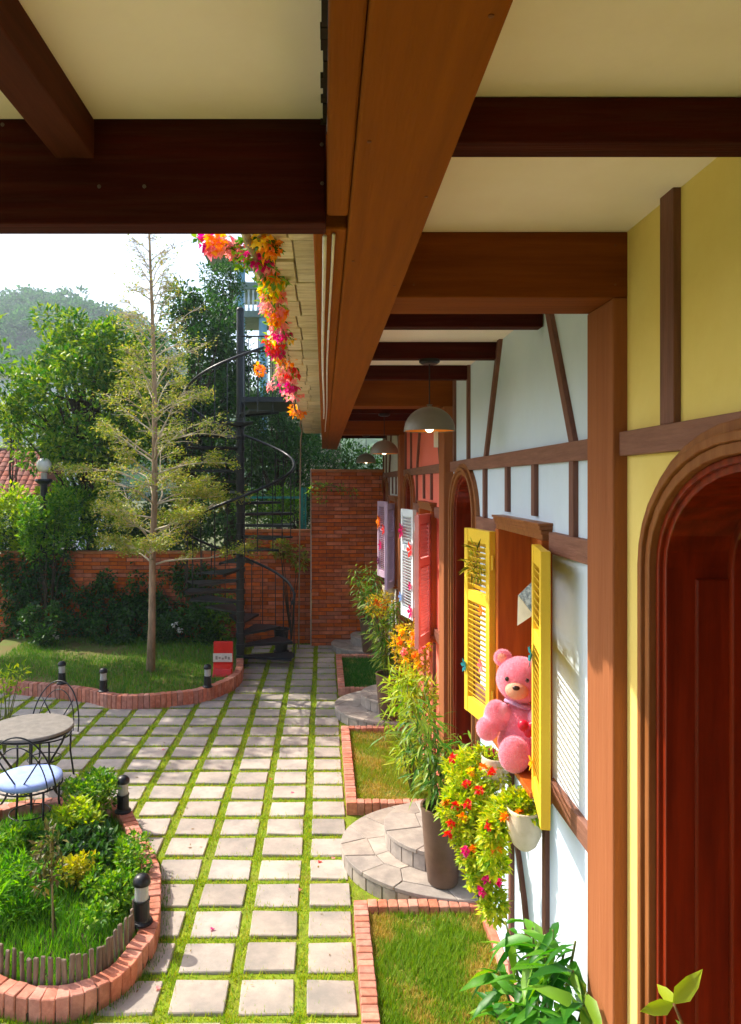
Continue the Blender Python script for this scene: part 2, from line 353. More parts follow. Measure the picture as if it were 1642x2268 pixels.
def smooth_path(pts, closed, step):
    n = len(pts); P = []
    def cr(p0, p1, p2, p3, t):
        return tuple(0.5 * ((2 * b) + (-a + c) * t + (2 * a - 5 * b + 4 * c - d) * t * t + (-a + 3 * b - 3 * c + d) * t ** 3) for a, b, c, d in zip(p0, p1, p2, p3))
    for i in range(n if closed else n - 1):
        q = [pts[(i + k) % n] if closed else pts[min(max(i + k, 0), n - 1)] for k in (-1, 0, 1, 2)]
        for t in range(20): P.append(cr(*q, t / 20))
    if not closed: P.append(pts[-1])
    P = np.array(P); seg = np.linalg.norm(np.diff(np.vstack([P, P[:1]]) if closed else P, axis=0), axis=1)
    s = np.concatenate([[0], np.cumsum(seg)]); Q = np.vstack([P, P[:1]]) if closed else P
    m = int(s[-1] / step); u = (np.arange(m) + 0.5) * s[-1] / m
    x = np.interp(u, s, Q[:, 0]); y = np.interp(u, s, Q[:, 1])
    e = 0.02; tx = np.interp(u + e, s, Q[:, 0]) - np.interp(u - e, s, Q[:, 0]); ty = np.interp(u + e, s, Q[:, 1]) - np.interp(u - e, s, Q[:, 1])
    return np.stack([x, y], 1), np.arctan2(ty, tx), s[-1] / m

def inside(poly, x, y):
    r = False; j = len(poly) - 1
    for i in range(len(poly)):
        xi, yi = poly[i]; xj, yj = poly[j]
        if (yi > y) != (yj > y) and x < (xj - xi) * (y - yi) / (yj - yi) + xi: r = not r
        j = i
    return r
BACKPOLY = BACK + [(-1.3, 12.8), (-5.5, 12.8)]

COLX = [-0.128 - 0.365 * i for i in range(14)]          # grass lines between columns
ROWY = [4.19 + 0.332 * i for i in range(-2, 27)]
GAPX, GAPY = 0.072, 0.068
DOORS = [5.42, 8.92, 12.37]                              # doors of the blue, coral and white fronts
STEPC = [5.5, 8.97, 12.42]
def in_steps(x, y):
    return any(((x - 1.0) / 0.87) ** 2 + ((y - c) / 0.74) ** 2 < 1 for c in STEPC)
pw, pl = 0.365 - GAPX, 0.332 - GAPY
npv = 0
for j in range(len(ROWY) - 1):
    yc = (ROWY[j] + ROWY[j + 1]) / 2
    for i in range(-1, 13):
        xr = COLX[i] - GAPX / 2 if i >= 0 else 0.175
        xl = COLX[i + 1] + GAPX / 2
        xc = (xl + xr) / 2; w = xr - xl
        px = VX + K * xr / yc
        if px < -60: continue
        cs = [(xl + .04, yc - .1), (xr - .04, yc - .1), (xl + .04, yc + .1), (xr - .04, yc + .1)]
        if all(inside(FRONT, *c) for c in cs) or all(inside(BACKPOLY, *c) for c in cs) or (yc > 12.75): continue
        o = mk('paver', chamfer(w, pl, 0.03, 0.005, 0.005, (i * 5 + j * 3) % 11), PAVER, paving,
               (xc + random.uniform(-.004, .004), yc + random.uniform(-.004, .004), -0.002 + random.uniform(-.002, .003)),
               (random.uniform(-.006, .006), random.uniform(-.006, .006), random.uniform(-.01, .01))); npv += 1
ex = MB()      # paving that goes on beyond the picture's edges
for j in range(-8, len(ROWY) - 1):
    yc = 4.19 + .332 * (j - 2) + .166
    for i in range(-1, 18):
        xr = -.128 - .365 * i - GAPX / 2 if i >= 0 else .175; xl = -.128 - .365 * (i + 1) + GAPX / 2
        if j >= 0 and VX + K * xr / yc >= -60: continue
        if inside(FRONT, (xl + xr) / 2, yc) or inside(BACKPOLY + [(-7, 12.8), (-7, 9.9)], (xl + xr) / 2, yc) or yc > 9.4 or yc < 1.3: continue
        ex.box(xl, xr, yc - pl / 2, yc + pl / 2, -.017, .0125)
tagp(ex.build('outer_pavers', PAVER, paving), kind='stuff')

# grass in the joints
pts = []
for x in COLX:
    n = int(9.2 * 620); y = rng.uniform(3.5, 12.7, n); pts.append(np.stack([x + rng.normal(0, GAPX * 0.45, n), y], 1))
for y in ROWY:
    n = int(5.0 * 620); x = rng.uniform(-4.8, 0.19, n); pts.append(np.stack([x, y + rng.normal(0, GAPY * 0.42, n)], 1))
n = 6500; pts.append(np.stack([rng.uniform(0.12, 0.42, n), rng.uniform(3.5, 12.7, n)], 1))
pts = np.concatenate(pts); vis = VX + K * pts[:, 0] / pts[:, 1]
pts = pts[(vis > -40)]
clump = np.sin(pts[:, 0] * 9 + pts[:, 1] * 4) * np.sin(pts[:, 1] * 7 - pts[:, 0] * 5) + rng.normal(0, 0.5, len(pts))
pts = pts[clump > -0.5]
keep = np.array([not (inside(FRONT, x, y) or inside(BACKPOLY, x, y)) for x, y in pts]); pts = pts[keep]
P3 = np.concatenate([pts, np.full((len(pts), 1), -0.004)], 1)
foliage('joint_grass', blades(P3, np.full(len(P3), 0.033), 0.006, 0.95), GR_LIT, label='short yellow green grass growing in the joints between the pavers', cat='grass', kind='stuff')

# a tuft line of taller grass along the kerb foot and bottom edge
n = 2600; a = rng.uniform(0, 1, n)
kp, ka, _ = smooth_path(FRONT, True, 0.01); ii = rng.integers(0, len(kp), n)
nx, ny = np.cos(ka[ii] - np.pi / 2), np.sin(ka[ii] - np.pi / 2)
side = np.where([inside(FRONT, kp[i][0] + 0.05 * math.cos(ka[i] - math.pi / 2), kp[i][1] + 0.05 * math.sin(ka[i] - math.pi / 2)) for i in ii], -1, 1)
off = rng.uniform(0.0, 0.06, n) * side
P3 = np.stack([kp[ii, 0] + nx * off, kp[ii, 1] + ny * off, np.full(n, -0.002)], 1)
foliage('kerb_grass', blades(P3, np.full(n, 0.05), 0.006, 0.7), GR_DEEP, label='taller grass fringe at the foot of the curved front brick kerb', cat='grass', kind='stuff')

# ------------------------------------------------------------------ brick kerbs and beds
def kerb(name, label, pts, closed, step, height, depth, z0, inner_sign, lawn=None):
    cx = sum(p[0] for p in pts) / len(pts); cy = sum(p[1] for p in pts) / len(pts)
    t = thing(name, label, 'kerb', (cx, cy, 0))
    P, A, st = smooth_path(pts, closed, step)
    for k in range(len(P)):
        nxx, nyy = math.cos(A[k] + inner_sign * math.pi / 2), math.sin(A[k] + inner_sign * math.pi / 2)
        o = mk('brick', chamfer(st - 0.006, depth, height, 0.005, 0.003, k % 5), BRICK_K, t,
               (P[k][0] + nxx * depth / 2, P[k][1] + nyy * depth / 2, z0 + height / 2 + random.uniform(-.004, .004)),
               (random.uniform(-.02, .02), random.uniform(-.015, .015), A[k] + random.uniform(-.02, .02)))
    core = MB(); m = len(P)
    for k in range(m if closed else m - 1):
        a = k; b = (k + 1) % m
        def off(i, d): return (P[i][0] + math.cos(A[i] + inner_sign * math.pi / 2) * d, P[i][1] + math.sin(A[i] + inner_sign * math.pi / 2) * d)
        q = [off(a, 0.008), off(b, 0.008), off(b, depth - 0.008), off(a, depth - 0.008)]
        if inner_sign < 0: q = q[::-1]
        core.prism(q, z0 - 0.02, z0 + height - 0.008)
    core.build('mortar_core', MORTAR_L, t)
    return t
def signed_area(p): return sum(p[i][0] * p[(i + 1) % len(p)][1] - p[(i + 1) % len(p)][0] * p[i][1] for i in range(len(p))) / 2
sgn = 1 if signed_area(FRONT) > 0 else -1
kerb('brick_kerb', 'curved brick kerb round the front flower bed below the wire chair', FRONT, True, 0.072, 0.14, 0.11, -0.01, sgn)
kerb('brick_kerb', 'wavy brick kerb of the rear lawn bed under the slender tree', BACK, False, 0.068, 0.19, 0.1, -0.01, 1)

# soil and grass of the front bed
bed = MB(); bed.prism([(p[0], p[1]) for p in (FRONT if sgn > 0 else FRONT[::-1])], -0.02, 0.05)
tagp(bed.build('flower_bed_soil', SOIL), kind='structure')
def scatter_poly(poly, n, z, inset=None):
    xs = [p[0] for p in poly]; ys = [p[1] for p in poly]; out = []
    while len(out) < n:
        x = random.uniform(min(xs), max(xs)); y = random.uniform(min(ys), max(ys))
        if inside(poly, x, y): out.append((x, y, z))
    return np.array(out)
cxy = np.mean(np.array(FRONT), 0)
FIN = [tuple(cxy + (np.array(p) - cxy) * 0.88) for p in FRONT]
P3 = scatter_poly(FIN, 16000, 0.05)
P3 = P3[P3[:, 0] > -2.75]
foliage('bed_grass', blades(P3, np.full(len(P3), 0.085), 0.007, 1.0), leafmat('bed_blades', ['#2f6a10', '#4f8f14', '#7fae1c', '#3f7f12'], rough=0.6, trans=0.4), label='bright green grass filling the front flower bed', cat='grass', kind='stuff')

# rear bed
bb = MB(); bb.prism([(x_ - (.05 if x_ > -1.7 else 0), y_ + (.07 if y_ < 11 else 0)) for x_, y_ in BACKPOLY], -0.02, 0.13); tagp(bb.build('rear_lawn_soil', mat('lawn_soil', C('#5a6a20'), C('#6a5a2c'), rough=0.95, scale=3, bump=0.4, bscale=40)), kind='structure')
P3 = scatter_poly([tuple(np.array(p) + (0.0, 0.12)) for p in BACK[:-1]] + [(-1.4, 12.7), (-5.0, 12.7)], 26000, 0.13)
d = np.sin(P3[:, 0] * 2.1) + np.cos(P3[:, 1] * 2.7 + P3[:, 0]) + rng.normal(0, 0.5, len(P3)); P3 = P3[d > -1.0]
foliage('rear_lawn_grass', blades(P3, np.full(len(P3), 0.06), 0.009, 0.7), GR_DEEP, label='thin lawn under the slender tree behind the wavy kerb', cat='grass', kind='stuff')

# lawn strips beside the house fronts
PLANT = [(2.2, 4.80), (6.24, 8.24), (9.72, 11.68)]
PLAB = ['near the camera', 'beyond the first round steps', 'farthest, beyond the second round steps']
for pi, (y0, y1) in enumerate(PLANT):
    t = thing('brick_planter_edge', ['brick edging of the nearest lawn strip, at the bottom of the picture', 'brick edging of the middle lawn strip between the two round steps', 'brick edging of the farthest lawn strip by the back wall'][pi], 'edging', (0.25, (y0 + y1) / 2, 0), 'brick edgings of the lawn strips')
    x0 = 0.195; dw = 0.088; hh = 0.11; stp = 0.06
    n = int((y1 - y0) / stp)
    for k in range(n):
        y = y0 + (k + 0.5) * (y1 - y0) / n
        if y < 3.4: continue
        mk('brick', chamfer(dw, (y1 - y0) / n - 0.006, hh, 0.004, 0.002, k % 5), BRICK_K, t, (x0 + dw / 2, y, hh / 2 - 0.005 + random.uniform(-.003, .003)), (random.uniform(-.02, .02), random.uniform(-.02, .02), random.uniform(-.02, .02)))
    core = MB(); core.box(x0 + .008, x0 + dw - .008, max(y0, 3.3) + .006, y1 - .006, -0.02, hh - 0.014)
    for side in ((y1 - 0.085, y1), (y0, y0 + 0.085)):
        if side[0] < 3.4: continue
        m = int((1.0 - x0 - dw) / stp)
        for k in range(m):
            mk('brick', chamfer((1.0 - x0 - dw) / m - 0.006, 0.085, hh, 0.004, 0.002, k % 5), BRICK_K, t, (x0 + dw + (k + 0.5) * (1.0 - x0 - dw) / m, (side[0] + side[1]) / 2, hh / 2 - 0.005 + random.uniform(-.003, .003)), (random.uniform(-.02, .02), 0, random.uniform(-.02, .02)))
        core.box(x0 + dw + .002, 1.0, side[0] + .008, side[1] - .008, -0.019, hh - 0.0145)
    core.build('mortar_core', MORTAR_L, t)
    s = MB(); s.box(x0 + dw - 0.004, 1.03, y0 + 0.07, y1 - 0.07, -0.02, 0.05)
    tagp(s.build('planter_soil', mat('lawn_moss', C('#5f6f1c'), C('#8a7a34'), rough=0.95, scale=5, bump=0.5, bscale=60)), kind='structure')
    ya = max(y0, 3.5); area = (y1 - ya) * 0.7; n = int(area * [26000, 12000, 9000][pi])
    P3 = np.stack([rng.uniform(x0 + dw + 0.005, 1.0, n), rng.uniform(ya + 0.08, y1 - 0.09, n), np.full(n, 0.05)], 1)
    d = np.sin(P3[:, 0] * 11 + P3[:, 1] * 3) * np.sin(P3[:, 1] * 6.5) + rng.normal(0, 0.45, n); P3 = P3[d > -0.75]
    pn = np.sin(P3[:, 0] * 7 + 1.3 * np.sin(P3[:, 1] * 5)) * np.sin(P3[:, 1] * 4.3 + P3[:, 0] * 3) + .5 * np.sin(P3[:, 0] * 19 + P3[:, 1] * 13) * np.sin(P3[:, 1] * 17) + rng.normal(0, .35, len(P3))
    if pi < 2:
        dry = P3[pn > .42]; P3 = P3[pn <= .42]
        foliage('dry_strip_grass', blades(dry, np.full(len(dry), .034), .006, 1.1), leafmat('straw_blades', ['#b89a4a', '#c8a85a', '#a8943a', '#9a9a34'], rough=.7, trans=.3), label=['straw coloured dry patches in the nearest lawn strip', 'straw coloured dry patches in the middle lawn strip'][pi], cat='grass', kind='stuff')
    foliage('strip_grass', blades(P3, np.full(len(P3), 0.045), 0.006, 0.9), leafmat('strip_blades_%d' % pi, [['#4f7f10', '#6f9418', '#8a9f20', '#5f8a14'], ['#5f8a14', '#80981c', '#9aa028', '#6f8a18'], ['#1f5a10', '#2f7014', '#3f8018', '#2a6412']][pi], rough=0.6, trans=0.35),
            label=['patchy green and straw lawn in the nearest strip by the blue front', 'sunlit lawn in the middle strip between the round steps', 'deep green lawn in the farthest strip by the back wall'][pi], cat='grass', kind='stuff')

# ------------------------------------------------------------------ round stone steps
def clip_poly(poly, a, b, c):
    """keep a*x+b*y<=c"""
    out = []
    for i in range(len(poly)):
        p, q = poly[i], poly[(i + 1) % len(poly)]; dp = a * p[0] + b * p[1] - c; dq = a * q[0] + b * q[1] - c
        if dp <= 0: out.append(p)
        if dp * dq < 0: t_ = dp / (dp - dq); out.append((p[0] + (q[0] - p[0]) * t_, p[1] + (q[1] - p[1]) * t_))
    return out
def flag_layer(parent, c, rx, ry, z0, z1, seed, nst, rmin=0.0):
    """half-ellipse slab of irregular flagstones"""
    r = random.Random(seed); seeds = []; tries = 0
    while len(seeds) < nst and tries < 4000:
        tries += 1; a = r.uniform(math.pi / 2, 1.5 * math.pi); q = math.sqrt(r.uniform(.02, 1)); p = (c[0] + rx * q * math.cos(a), c[1] + ry * q * math.sin(a))
        if all(math.hypot(p[0] - k[0], p[1] - k[1]) > .7 * math.sqrt(1.57 * rx * ry / nst) for k in seeds): seeds.append(p)
    half = [(c[0] + rx * math.cos(math.pi / 2 + math.pi * k / 36), c[1] + ry * math.sin(math.pi / 2 + math.pi * k / 36)) for k in range(37)]
    for i, p in enumerate(seeds):
        poly = half
        for j, q in enumerate(seeds):
            if j == i or not poly: continue
            ax, ay = q[0] - p[0], q[1] - p[1]; l = math.hypot(ax, ay); ax /= l; ay /= l
            poly = clip_poly(poly, ax, ay, ax * (p[0] + q[0]) / 2 + ay * (p[1] + q[1]) / 2 - .0025)
        if len(poly) < 3: continue
        mb = MB(); mb.prism(poly, z1 - 0.03, z1 + r.uniform(-.002, .002)); mb.build('flagstone', STEP, parent, bevel=.003, seg=1, merge=True)
    # riser ring of small facing stones
    n = int(math.pi * (rx + ry) / 2 / 0.13)
    for i in range(n):
        a0 = math.pi / 2 + math.pi * (i + (.3 * math.sin(i * 7.3) if i else 0)) / n; a1 = math.pi / 2 + math.pi * (i + 1 + (.3 * math.sin((i + 1) * 7.3) if i < n - 1 else 0)) / n
        mb = MB(); gap = 0.004
        poly = []
        for a in (a0 + 0.01, (a0 + a1) / 2, a1 - 0.01): poly.append((c[0] + (rx - .006) * math.cos(a), c[1] + (ry - .006) * math.sin(a)))
        for a in (a1 - 0.01, (a0 + a1) / 2, a0 + 0.01): poly.append((c[0] + (rx - .05) * math.cos(a), c[1] + (ry - .05) * math.sin(a)))
        mb.prism(poly, z0, z1 - 0.034); mb.build('riser_stone', STEP, parent)
for si, cy in enumerate(STEPC):
    t = thing('round_step', ['half round stone doorsteps with the tall brown pot, nearest the camera', 'half round stone doorsteps before the coral front', 'half round stone doorsteps at the back wall'][si], 'steps', (1.0, cy, 0), 'half round doorsteps')
    core = MB()
    for (rx, ry, z0, z1, sh) in ((0.87, 0.74, -0.01, 0.12, .012), (0.55, 0.48, 0.12, 0.26, .012)):
        poly = [(1.0 + (rx - sh) * math.cos(math.pi / 2 + math.pi * k / 28), cy + (ry - sh) * math.sin(math.pi / 2 + math.pi * k / 28)) for k in range(29)]
        core.prism(poly, z0 - .01, z1 - 0.006)
    core.build('mortar_core', mat('step_mortar', C('#8a8078'), C('#736a62'), rough=0.95, scale=20), t)
    flag_layer(t, (1.0, cy), 0.87, 0.74, 0.0, 0.12, si + 3, 17)
    flag_layer(t, (1.0, cy), 0.55, 0.48, 0.125, 0.26, si + 8, 8)

# ------------------------------------------------------------------ house fronts
XW = 1.04
def wall_mesh(xf, y0, y1, z0, z1, holes, depth):
    """a wall lying in the YZ plane with openings; reveals included"""
    bm = bmesh.new()
    def loop(pts):
        vs = [bm.verts.new((xf, y, z)) for y, z in pts]
        return [bm.edges.new((vs[i], vs[(i + 1) % len(vs)])) for i in range(len(vs))]
    es = loop([(y0, z0), (y1, z0), (y1, z1), (y0, z1)])
    for h in holes: es += loop(h)
    bmesh.ops.triangle_fill(bm, edges=es, use_beauty=True)
    bmesh.ops.recalc_face_normals(bm, faces=bm.faces)
    for f in bm.faces:
        if f.normal.x > 0: f.normal_flip()
    for h in holes:
        n = len(h)
        a = [bm.verts.new((xf, y, z)) for y, z in h]; b = [bm.verts.new((xf + depth, y, z)) for y, z in h]
        for i in range(n): bm.faces.new((a[i], a[(i + 1) % n], b[(i + 1) % n], b[i]))
    return bm

def arch_pts(cy, hw, z0, zs, rise, o=0.0, n=18):
    p = [(cy + hw - o, z0)]
    for k in range(n + 1):
        a = math.pi * k / n; p.append((cy + (hw - o) * math.cos(a), zs + (rise - o) * math.sin(a)))
    p.append((cy - hw + o, z0)); return p

def arch_band(mb, cy, hw, z0, zs, rise, o1, o2, xa, xb):
    A = arch_pts(cy, hw, z0, zs, rise, o1); B = arch_pts(cy, hw, z0, zs, rise, o2); n = len(A); vs = []
    for (a, b) in zip(A, B):
        vs += [(xa, a[0], a[1]), (xa, b[0], b[1]), (xb, b[0], b[1]), (xb, a[0], a[1])]
    fs = []
    for i in range(n - 1):
        for k in range(4): fs.append((i * 4 + k, i * 4 + (k + 1) % 4, (i + 1) * 4 + (k + 1) % 4, (i + 1) * 4 + k))
    fs += [(0, 1, 2, 3), tuple((n - 1) * 4 + k for k in (3, 2, 1, 0))]
    mb.add(vs, fs)

def door(parent, xw, cy, hw, z0, zs, rise, depth):
    d = None
    for i, (o1, o2, pr) in enumerate(((0, .03, .03), (.03, .055, .05), (.055, .085, .038), (.085, .105, .018))):
        mb = MB(); arch_band(mb, cy, hw, z0, zs, rise, o1, o2, xw - pr, xw + 0.02)
        if d is None: d = mb.build('door_frame', W_TRIM, parent, bevel=.004, merge=True)
        else: mb.build('moulding', W_TRIM if i < 3 else W_DOOR, d, bevel=.004, merge=True)
    lin = MB(); arch_band(lin, cy, hw, z0, zs, rise, .098, .125, xw - .005, xw + depth); lin.build('reveal_lining', W_DOOR, d, bevel=.004, merge=True)
    lin = MB(); arch_band(lin, cy, hw, z0, zs, rise, .11, .15, xw + depth * 0.42, xw + depth * 0.52); lin.build('door_stop', W_DOOR, d, bevel=.006, merge=True)
    # leaf of vertical boards
    n = 6; w = 2 * (hw - 0.1) / n
    leaf = None
    for k in range(n):
        y = cy - hw + 0.1 + (k + .5) * w; mb = MB(); mb.box(xw + depth * .8, xw + depth * .8 + .04, y - w / 2 + .003, y + w / 2 - .003, z0 + .01, zs + rise - .02)
        if leaf is None: leaf = mb.build('door_leaf', W_DOOR, parent, bevel=.006)
        else: mb.build('plank', W_DOOR, leaf, bevel=.006)
    hb = MB(); hb.tube([(xw + depth * .8 - .05, cy - hw * .6, 1.25), (xw + depth * .8 - .05, cy - hw * .6, 1.45)], .012, 8)
    hb.bar((xw + depth * .8, cy - hw * .6, 1.27), (xw + depth * .8 - .05, cy - hw * .6, 1.27), .016, .016); hb.bar((xw + depth * .8, cy - hw * .6, 1.43), (xw + depth * .8 - .05, cy - hw * .6, 1.43), .016, .016)
    hb.build('handle', BLACK, leaf)

def rail(p, y0, y1, z0, z1, xw, proud=.028, m=W_RAIL, name='rail'):
    mb = MB(); mb.box(xw - proud, xw + .01, y0, y1, z0, z1); return mb.build(name, m, p, bevel=.004)
def stud(p, yb, zb, yt, zt, w, xw, proud=.022, name='stud', m=W_STUD):
    mb = MB(); mb.add([(x, y + s * w / 2, z) for x in (xw - proud, xw + .01) for (y, z) in ((yb, zb), (yt, zt)) for s in (-1, 1)],
                      [(0, 1, 3, 2), (4, 6, 7, 5), (0, 2, 6, 4), (1, 5, 7, 3), (2, 3, 7, 6), (0, 4, 5, 1)])
    return mb.build(name, m, p, bevel=.003, merge=True)

def shutter(parent, hinge, free, z0, z1, m, thick=.04, slats=True, label=None, flip=1, stuff=False):
    """hinge/free: inner-face corners (x,y); body thickness goes to +X side"""
    a = Vector((hinge[0], hinge[1], 0)); b = Vector((free[0], free[1], 0)); u = (b - a).normalized(); w = (b - a).length
    nrm = Vector((-u.y, u.x, 0)); 
    if nrm.x < 0: nrm = -nrm
    hgt = z1 - z0
    def pt(s, t, z): return a + u * s + nrm * t + Vector((0, 0, z))
    def blk(mb, s0, s1, t0, t1, za, zb):
        mb.add([pt(s0, t0, za), pt(s1, t0, za), pt(s1, t1, za), pt(s0, t1, za), pt(s0, t0, zb), pt(s1, t0, zb), pt(s1, t1, zb), pt(s0, t1, zb)],
               [(0, 3, 2, 1), (4, 5, 6, 7), (0, 1, 5, 4), (1, 2, 6, 5), (2, 3, 7, 6), (3, 0, 4, 7)])
    sw = .055
    fr = MB(); blk(fr, 0, sw, 0, thick, z0, z1)
    f = fr.build('shutter', m, parent, bevel=.003, merge=True)
    if label: f['label'] = label
    s2 = MB(); blk(s2, w - sw, w, 0, thick, z0, z1); s2.build('stile', m, f, bevel=.003, merge=True)
    zz = [(z0, z0 + .085 * hgt), (z0 + .61 * hgt, z0 + .67 * hgt), (z0 + .93 * hgt, z1)]
    for (p, q) in zz:
        r = MB(); blk(r, sw + .0005, w - sw - .0005, .003, thick - .003, p, q); r.build('shutter_rail', m, f, bevel=.003, merge=True)
    secs = [(zz[0][1], zz[1][0], 20), (zz[1][1], zz[2][0], 9)]
    allm = MB()
    for (p, q, n) in secs:
        for k in range(n):
            zc = p + (k + .5) * (q - p) / n; h = (q - p) / n * .7
            mb = allm if stuff else MB()
            t0, t1 = .006, thick - .006; th = .005
            vs = [pt(s, t, z) for s in (sw, w - sw) for (t, z) in ((t0, zc + h - th / 2), (t0, zc + h + th / 2), (t1, zc - h * .2 + th / 2), (t1, zc - h * .2 - th / 2))]
            mb.add(vs, [(0, 1, 2, 3), (7, 6, 5, 4), (0, 4, 5, 1), (1, 5, 6, 2), (2, 6, 7, 3), (3, 7, 4, 0)])
            if not stuff: mb.build('slat', m, f, merge=True)
    if stuff: tagp(allm.build('slats', m, f, merge=True), kind='stuff')
    for z in (z0 + .18, z1 - .18):
        hg = MB(); hg.tube([pt(-.004, thick / 2, z - .04), pt(-.004, thick / 2, z + .04)], .008, 8); hg.build('hinge', m, f)
    return f, pt

def window(parent, xw, y0, y1, z0, z1):
    fr = MB(); jw = .055
    fr.box(xw - .05, xw + .14, y0 - jw, y0 + .014, z0 - .02, z1 - .001); f = fr.build('window_frame', W_ORANGE, parent, bevel=.004)
    j = MB(); j.box(xw - .05, xw + .14, y1 - .014, y1 + jw, z0 - .02, z1 - .001); j.build('jamb', W_ORANGE, f, bevel=.004)
    for k, (pr, za, zb, ex) in enumerate(((.045, 0, .025, .05), (.052, .025, .045, .055), (.06, .045, .065, .06), (.068, .065, .078, .066))):
        h = MB(); h.box(xw - pr, xw + .03 - .002 * k, y0 - ex, y1 + ex, z1 + za, z1 + zb); h.build('head_moulding', W_TRIM, f, bevel=.003)
    s = MB(); s.box(xw - .105, xw + .12, y0 - .07, y1 + .07, z0 - .05, z0 - .021); s.build('sill', W_ORANGE, f, bevel=.005)
    s = MB(); s.box(xw - .07, xw + .0, y0 - .05, y1 + .05, z0 - .085, z0 - .051); s.build('sill_moulding', W_ORANGE, f, bevel=.004)
    n = 6; w = (y1 - y0) / n
    for k in range(n):
        p = MB(); p.box(xw + .14, xw + .17, y0 + k * w + .002, y0 + (k + 1) * w - .002, z0 - .04, z1 + .04); p.build('panel', W_ORANGE, f, bevel=.005)

ZR0, ZR1 = 2.89, 2.97          # upper rail
ZL0, ZL1 = 2.485, 2.58         # lower rail
ZS0, ZS1 = 1.38, 1.47          # sill rail
def skirt(t, y0, y1):
    y = y0; k = 0
    core = MB(); core.box(.998, XW, y0, y1, -.02, .108); core.build('skirt_core', MORTAR_L, t)
    while y < y1 - .05:
        l = min(.2, y1 - y)
        mk('brick', chamfer(.05, l - .006, .075, .004, .002, k % 5), BRICK_K, t, (1.012, y + l / 2, .075), (0, random.uniform(-.02, .02), 0)); y += .2; k += 1

def house(name, label, off, y0, y1, plaster, dcy, xw=XW, shut=True):
    t = thing(name, label, 'house', (xw, (y0 + y1) / 2, 0))
    hw, zs, rise, zd = .5, 2.56, .385, .265
    wy0, wy1 = 3.42 + off, 4.22 + off
    holes = [[(wy0, 1.42), (wy1, 1.42), (wy1, 2.54), (wy0, 2.54)], arch_pts(dcy, hw - .09, zd, zs, rise - .09)]
    bm = wall_mesh(xw, y0, y1, -.02, 3.64, holes, .3); me = bpy.data.meshes.new('wall')
    bmesh.ops.translate(bm, verts=bm.verts, vec=-wl(t)); bm.to_mesh(me); bm.free(); mk('wall', me, plaster, t)
    door(t, xw, dcy, hw, zd, zs, rise, .3)
    window(t, xw, wy0, wy1, 1.42, 2.54)
    rail(t, y0, y1, ZR0, ZR1, xw)
    rail(t, y0, wy0 - .09, ZL0, ZL1, xw); rail(t, wy1 + .09, dcy - hw, ZL0, ZL1, xw)
    rail(t, y0, wy0 - .075, ZS0, ZS1, xw); rail(t, wy1 + .075, dcy - hw, ZS0, ZS1, xw)
    for y in (4.72, 4.14, 3.61, 3.05): stud(t, y + off, ZL1 if not (wy0 - .1 < y + off < wy1 + .1) else 2.64, y + off, ZR0, .055, xw)
    for (yb, yt) in ((4.69, 4.32), (3.05, 3.41)): stud(t, yb + off, ZR1, yt + off, 3.64, .06, xw, name='brace')
    for y in (5.82, 5.26): stud(t, y + off, ZR1, y + off, 3.64, .045, xw)
    for y in (4.06, 3.43): stud(t, y + off, .11, y + off, ZS0 - (.02 if wy0 < y + off < wy1 else 0) - .045, .05, xw)
    # curved lower brace
    br = MB(); P = [(3.99, .93), (3.9, .82), (3.8, .66), (3.72, .48), (3.67, .3), (3.65, .11)]; vs = []
    for (y, z) in P: vs += [(xw - .02, y + off - .025, z), (xw - .02, y + off + .025, z), (xw + .01, y + off + .025, z), (xw + .01, y + off - .025, z)]
    fs = [(i * 4 + k, i * 4 + (k + 1) % 4, i * 4 + 4 + (k + 1) % 4, i * 4 + 4 + k) for i in range(len(P) - 1) for k in range(4)]
    br.add(vs, fs + [(3, 2, 1, 0), tuple((len(P) - 1) * 4 + k for k in range(4))]); br.build('brace', W_STUD, t, merge=True)
    skirt(t, y0 + .03, dcy - .7)
    return t, wy0, wy1

def sticker(parent, pt, s, tt, z, r, m, n=5, name='flower_sticker', rot=0.0):
    """flat flower of n petals on a shutter face"""
    mb = MB(); c = pt(s, -tt, z); u = (pt(s + 1, -tt, z) - c); w = Vector((0, 0, 1)); nn = u.cross(w).normalized()
    if nn.x > 0: nn = -nn
    for k in range(n):
        a = rot + 2 * math.pi * k / n; d1 = u * math.cos(a) + w * math.sin(a); d2 = u * math.cos(a + .45) + w * math.sin(a + .45); d3 = u * math.cos(a - .45) + w * math.sin(a - .45)
        q = [c, c + d2 * r * .7 + nn * .01, c + d1 * r + nn * .014, c + d3 * r * .7 + nn * .01]
        mb.add(q + [p - nn * .003 for p in q], [(0, 1, 2, 3), (7, 6, 5, 4), (0, 4, 5, 1), (1, 5, 6, 2), (2, 6, 7, 3), (3, 7, 4, 0)])
    return mb.build(name, m, parent)

# yellow front (nearest)
tY = thing('row_house', 'yellow plastered house front with an arched dark wood door, nearest the camera', 'house', (1.01, .5, 0))
hy = dict(cy=1.73, hw=.57, z0=.27, zs=2.55, rise=.405)
bm = wall_mesh(1.01, -1.5, 2.462, -.02, 3.64, [arch_pts(1.73, .48, .27, 2.55, .315)], .45); me = bpy.data.meshes.new('wall')
bmesh.ops.translate(bm, verts=bm.verts, vec=-wl(tY)); bm.to_mesh(me); bm.free(); mk('wall', me, P_YEL, tY)
door(tY, 1.01, 1.73, .57, .27, 2.55, .405, .42)
# moulded panel on the far reveal that shows beside the frame
pm = MB(); pm.box(1.09, 1.33, 2.166, 2.18, .35, 2.52); pm.build('reveal_panel', W_DOOR, tY, bevel=.01)
rail(tY, -1.4, 2.462, ZR0, ZR1, 1.01)
stud(tY, 2.135, ZR1, 2.135, 3.64, .085, 1.01)

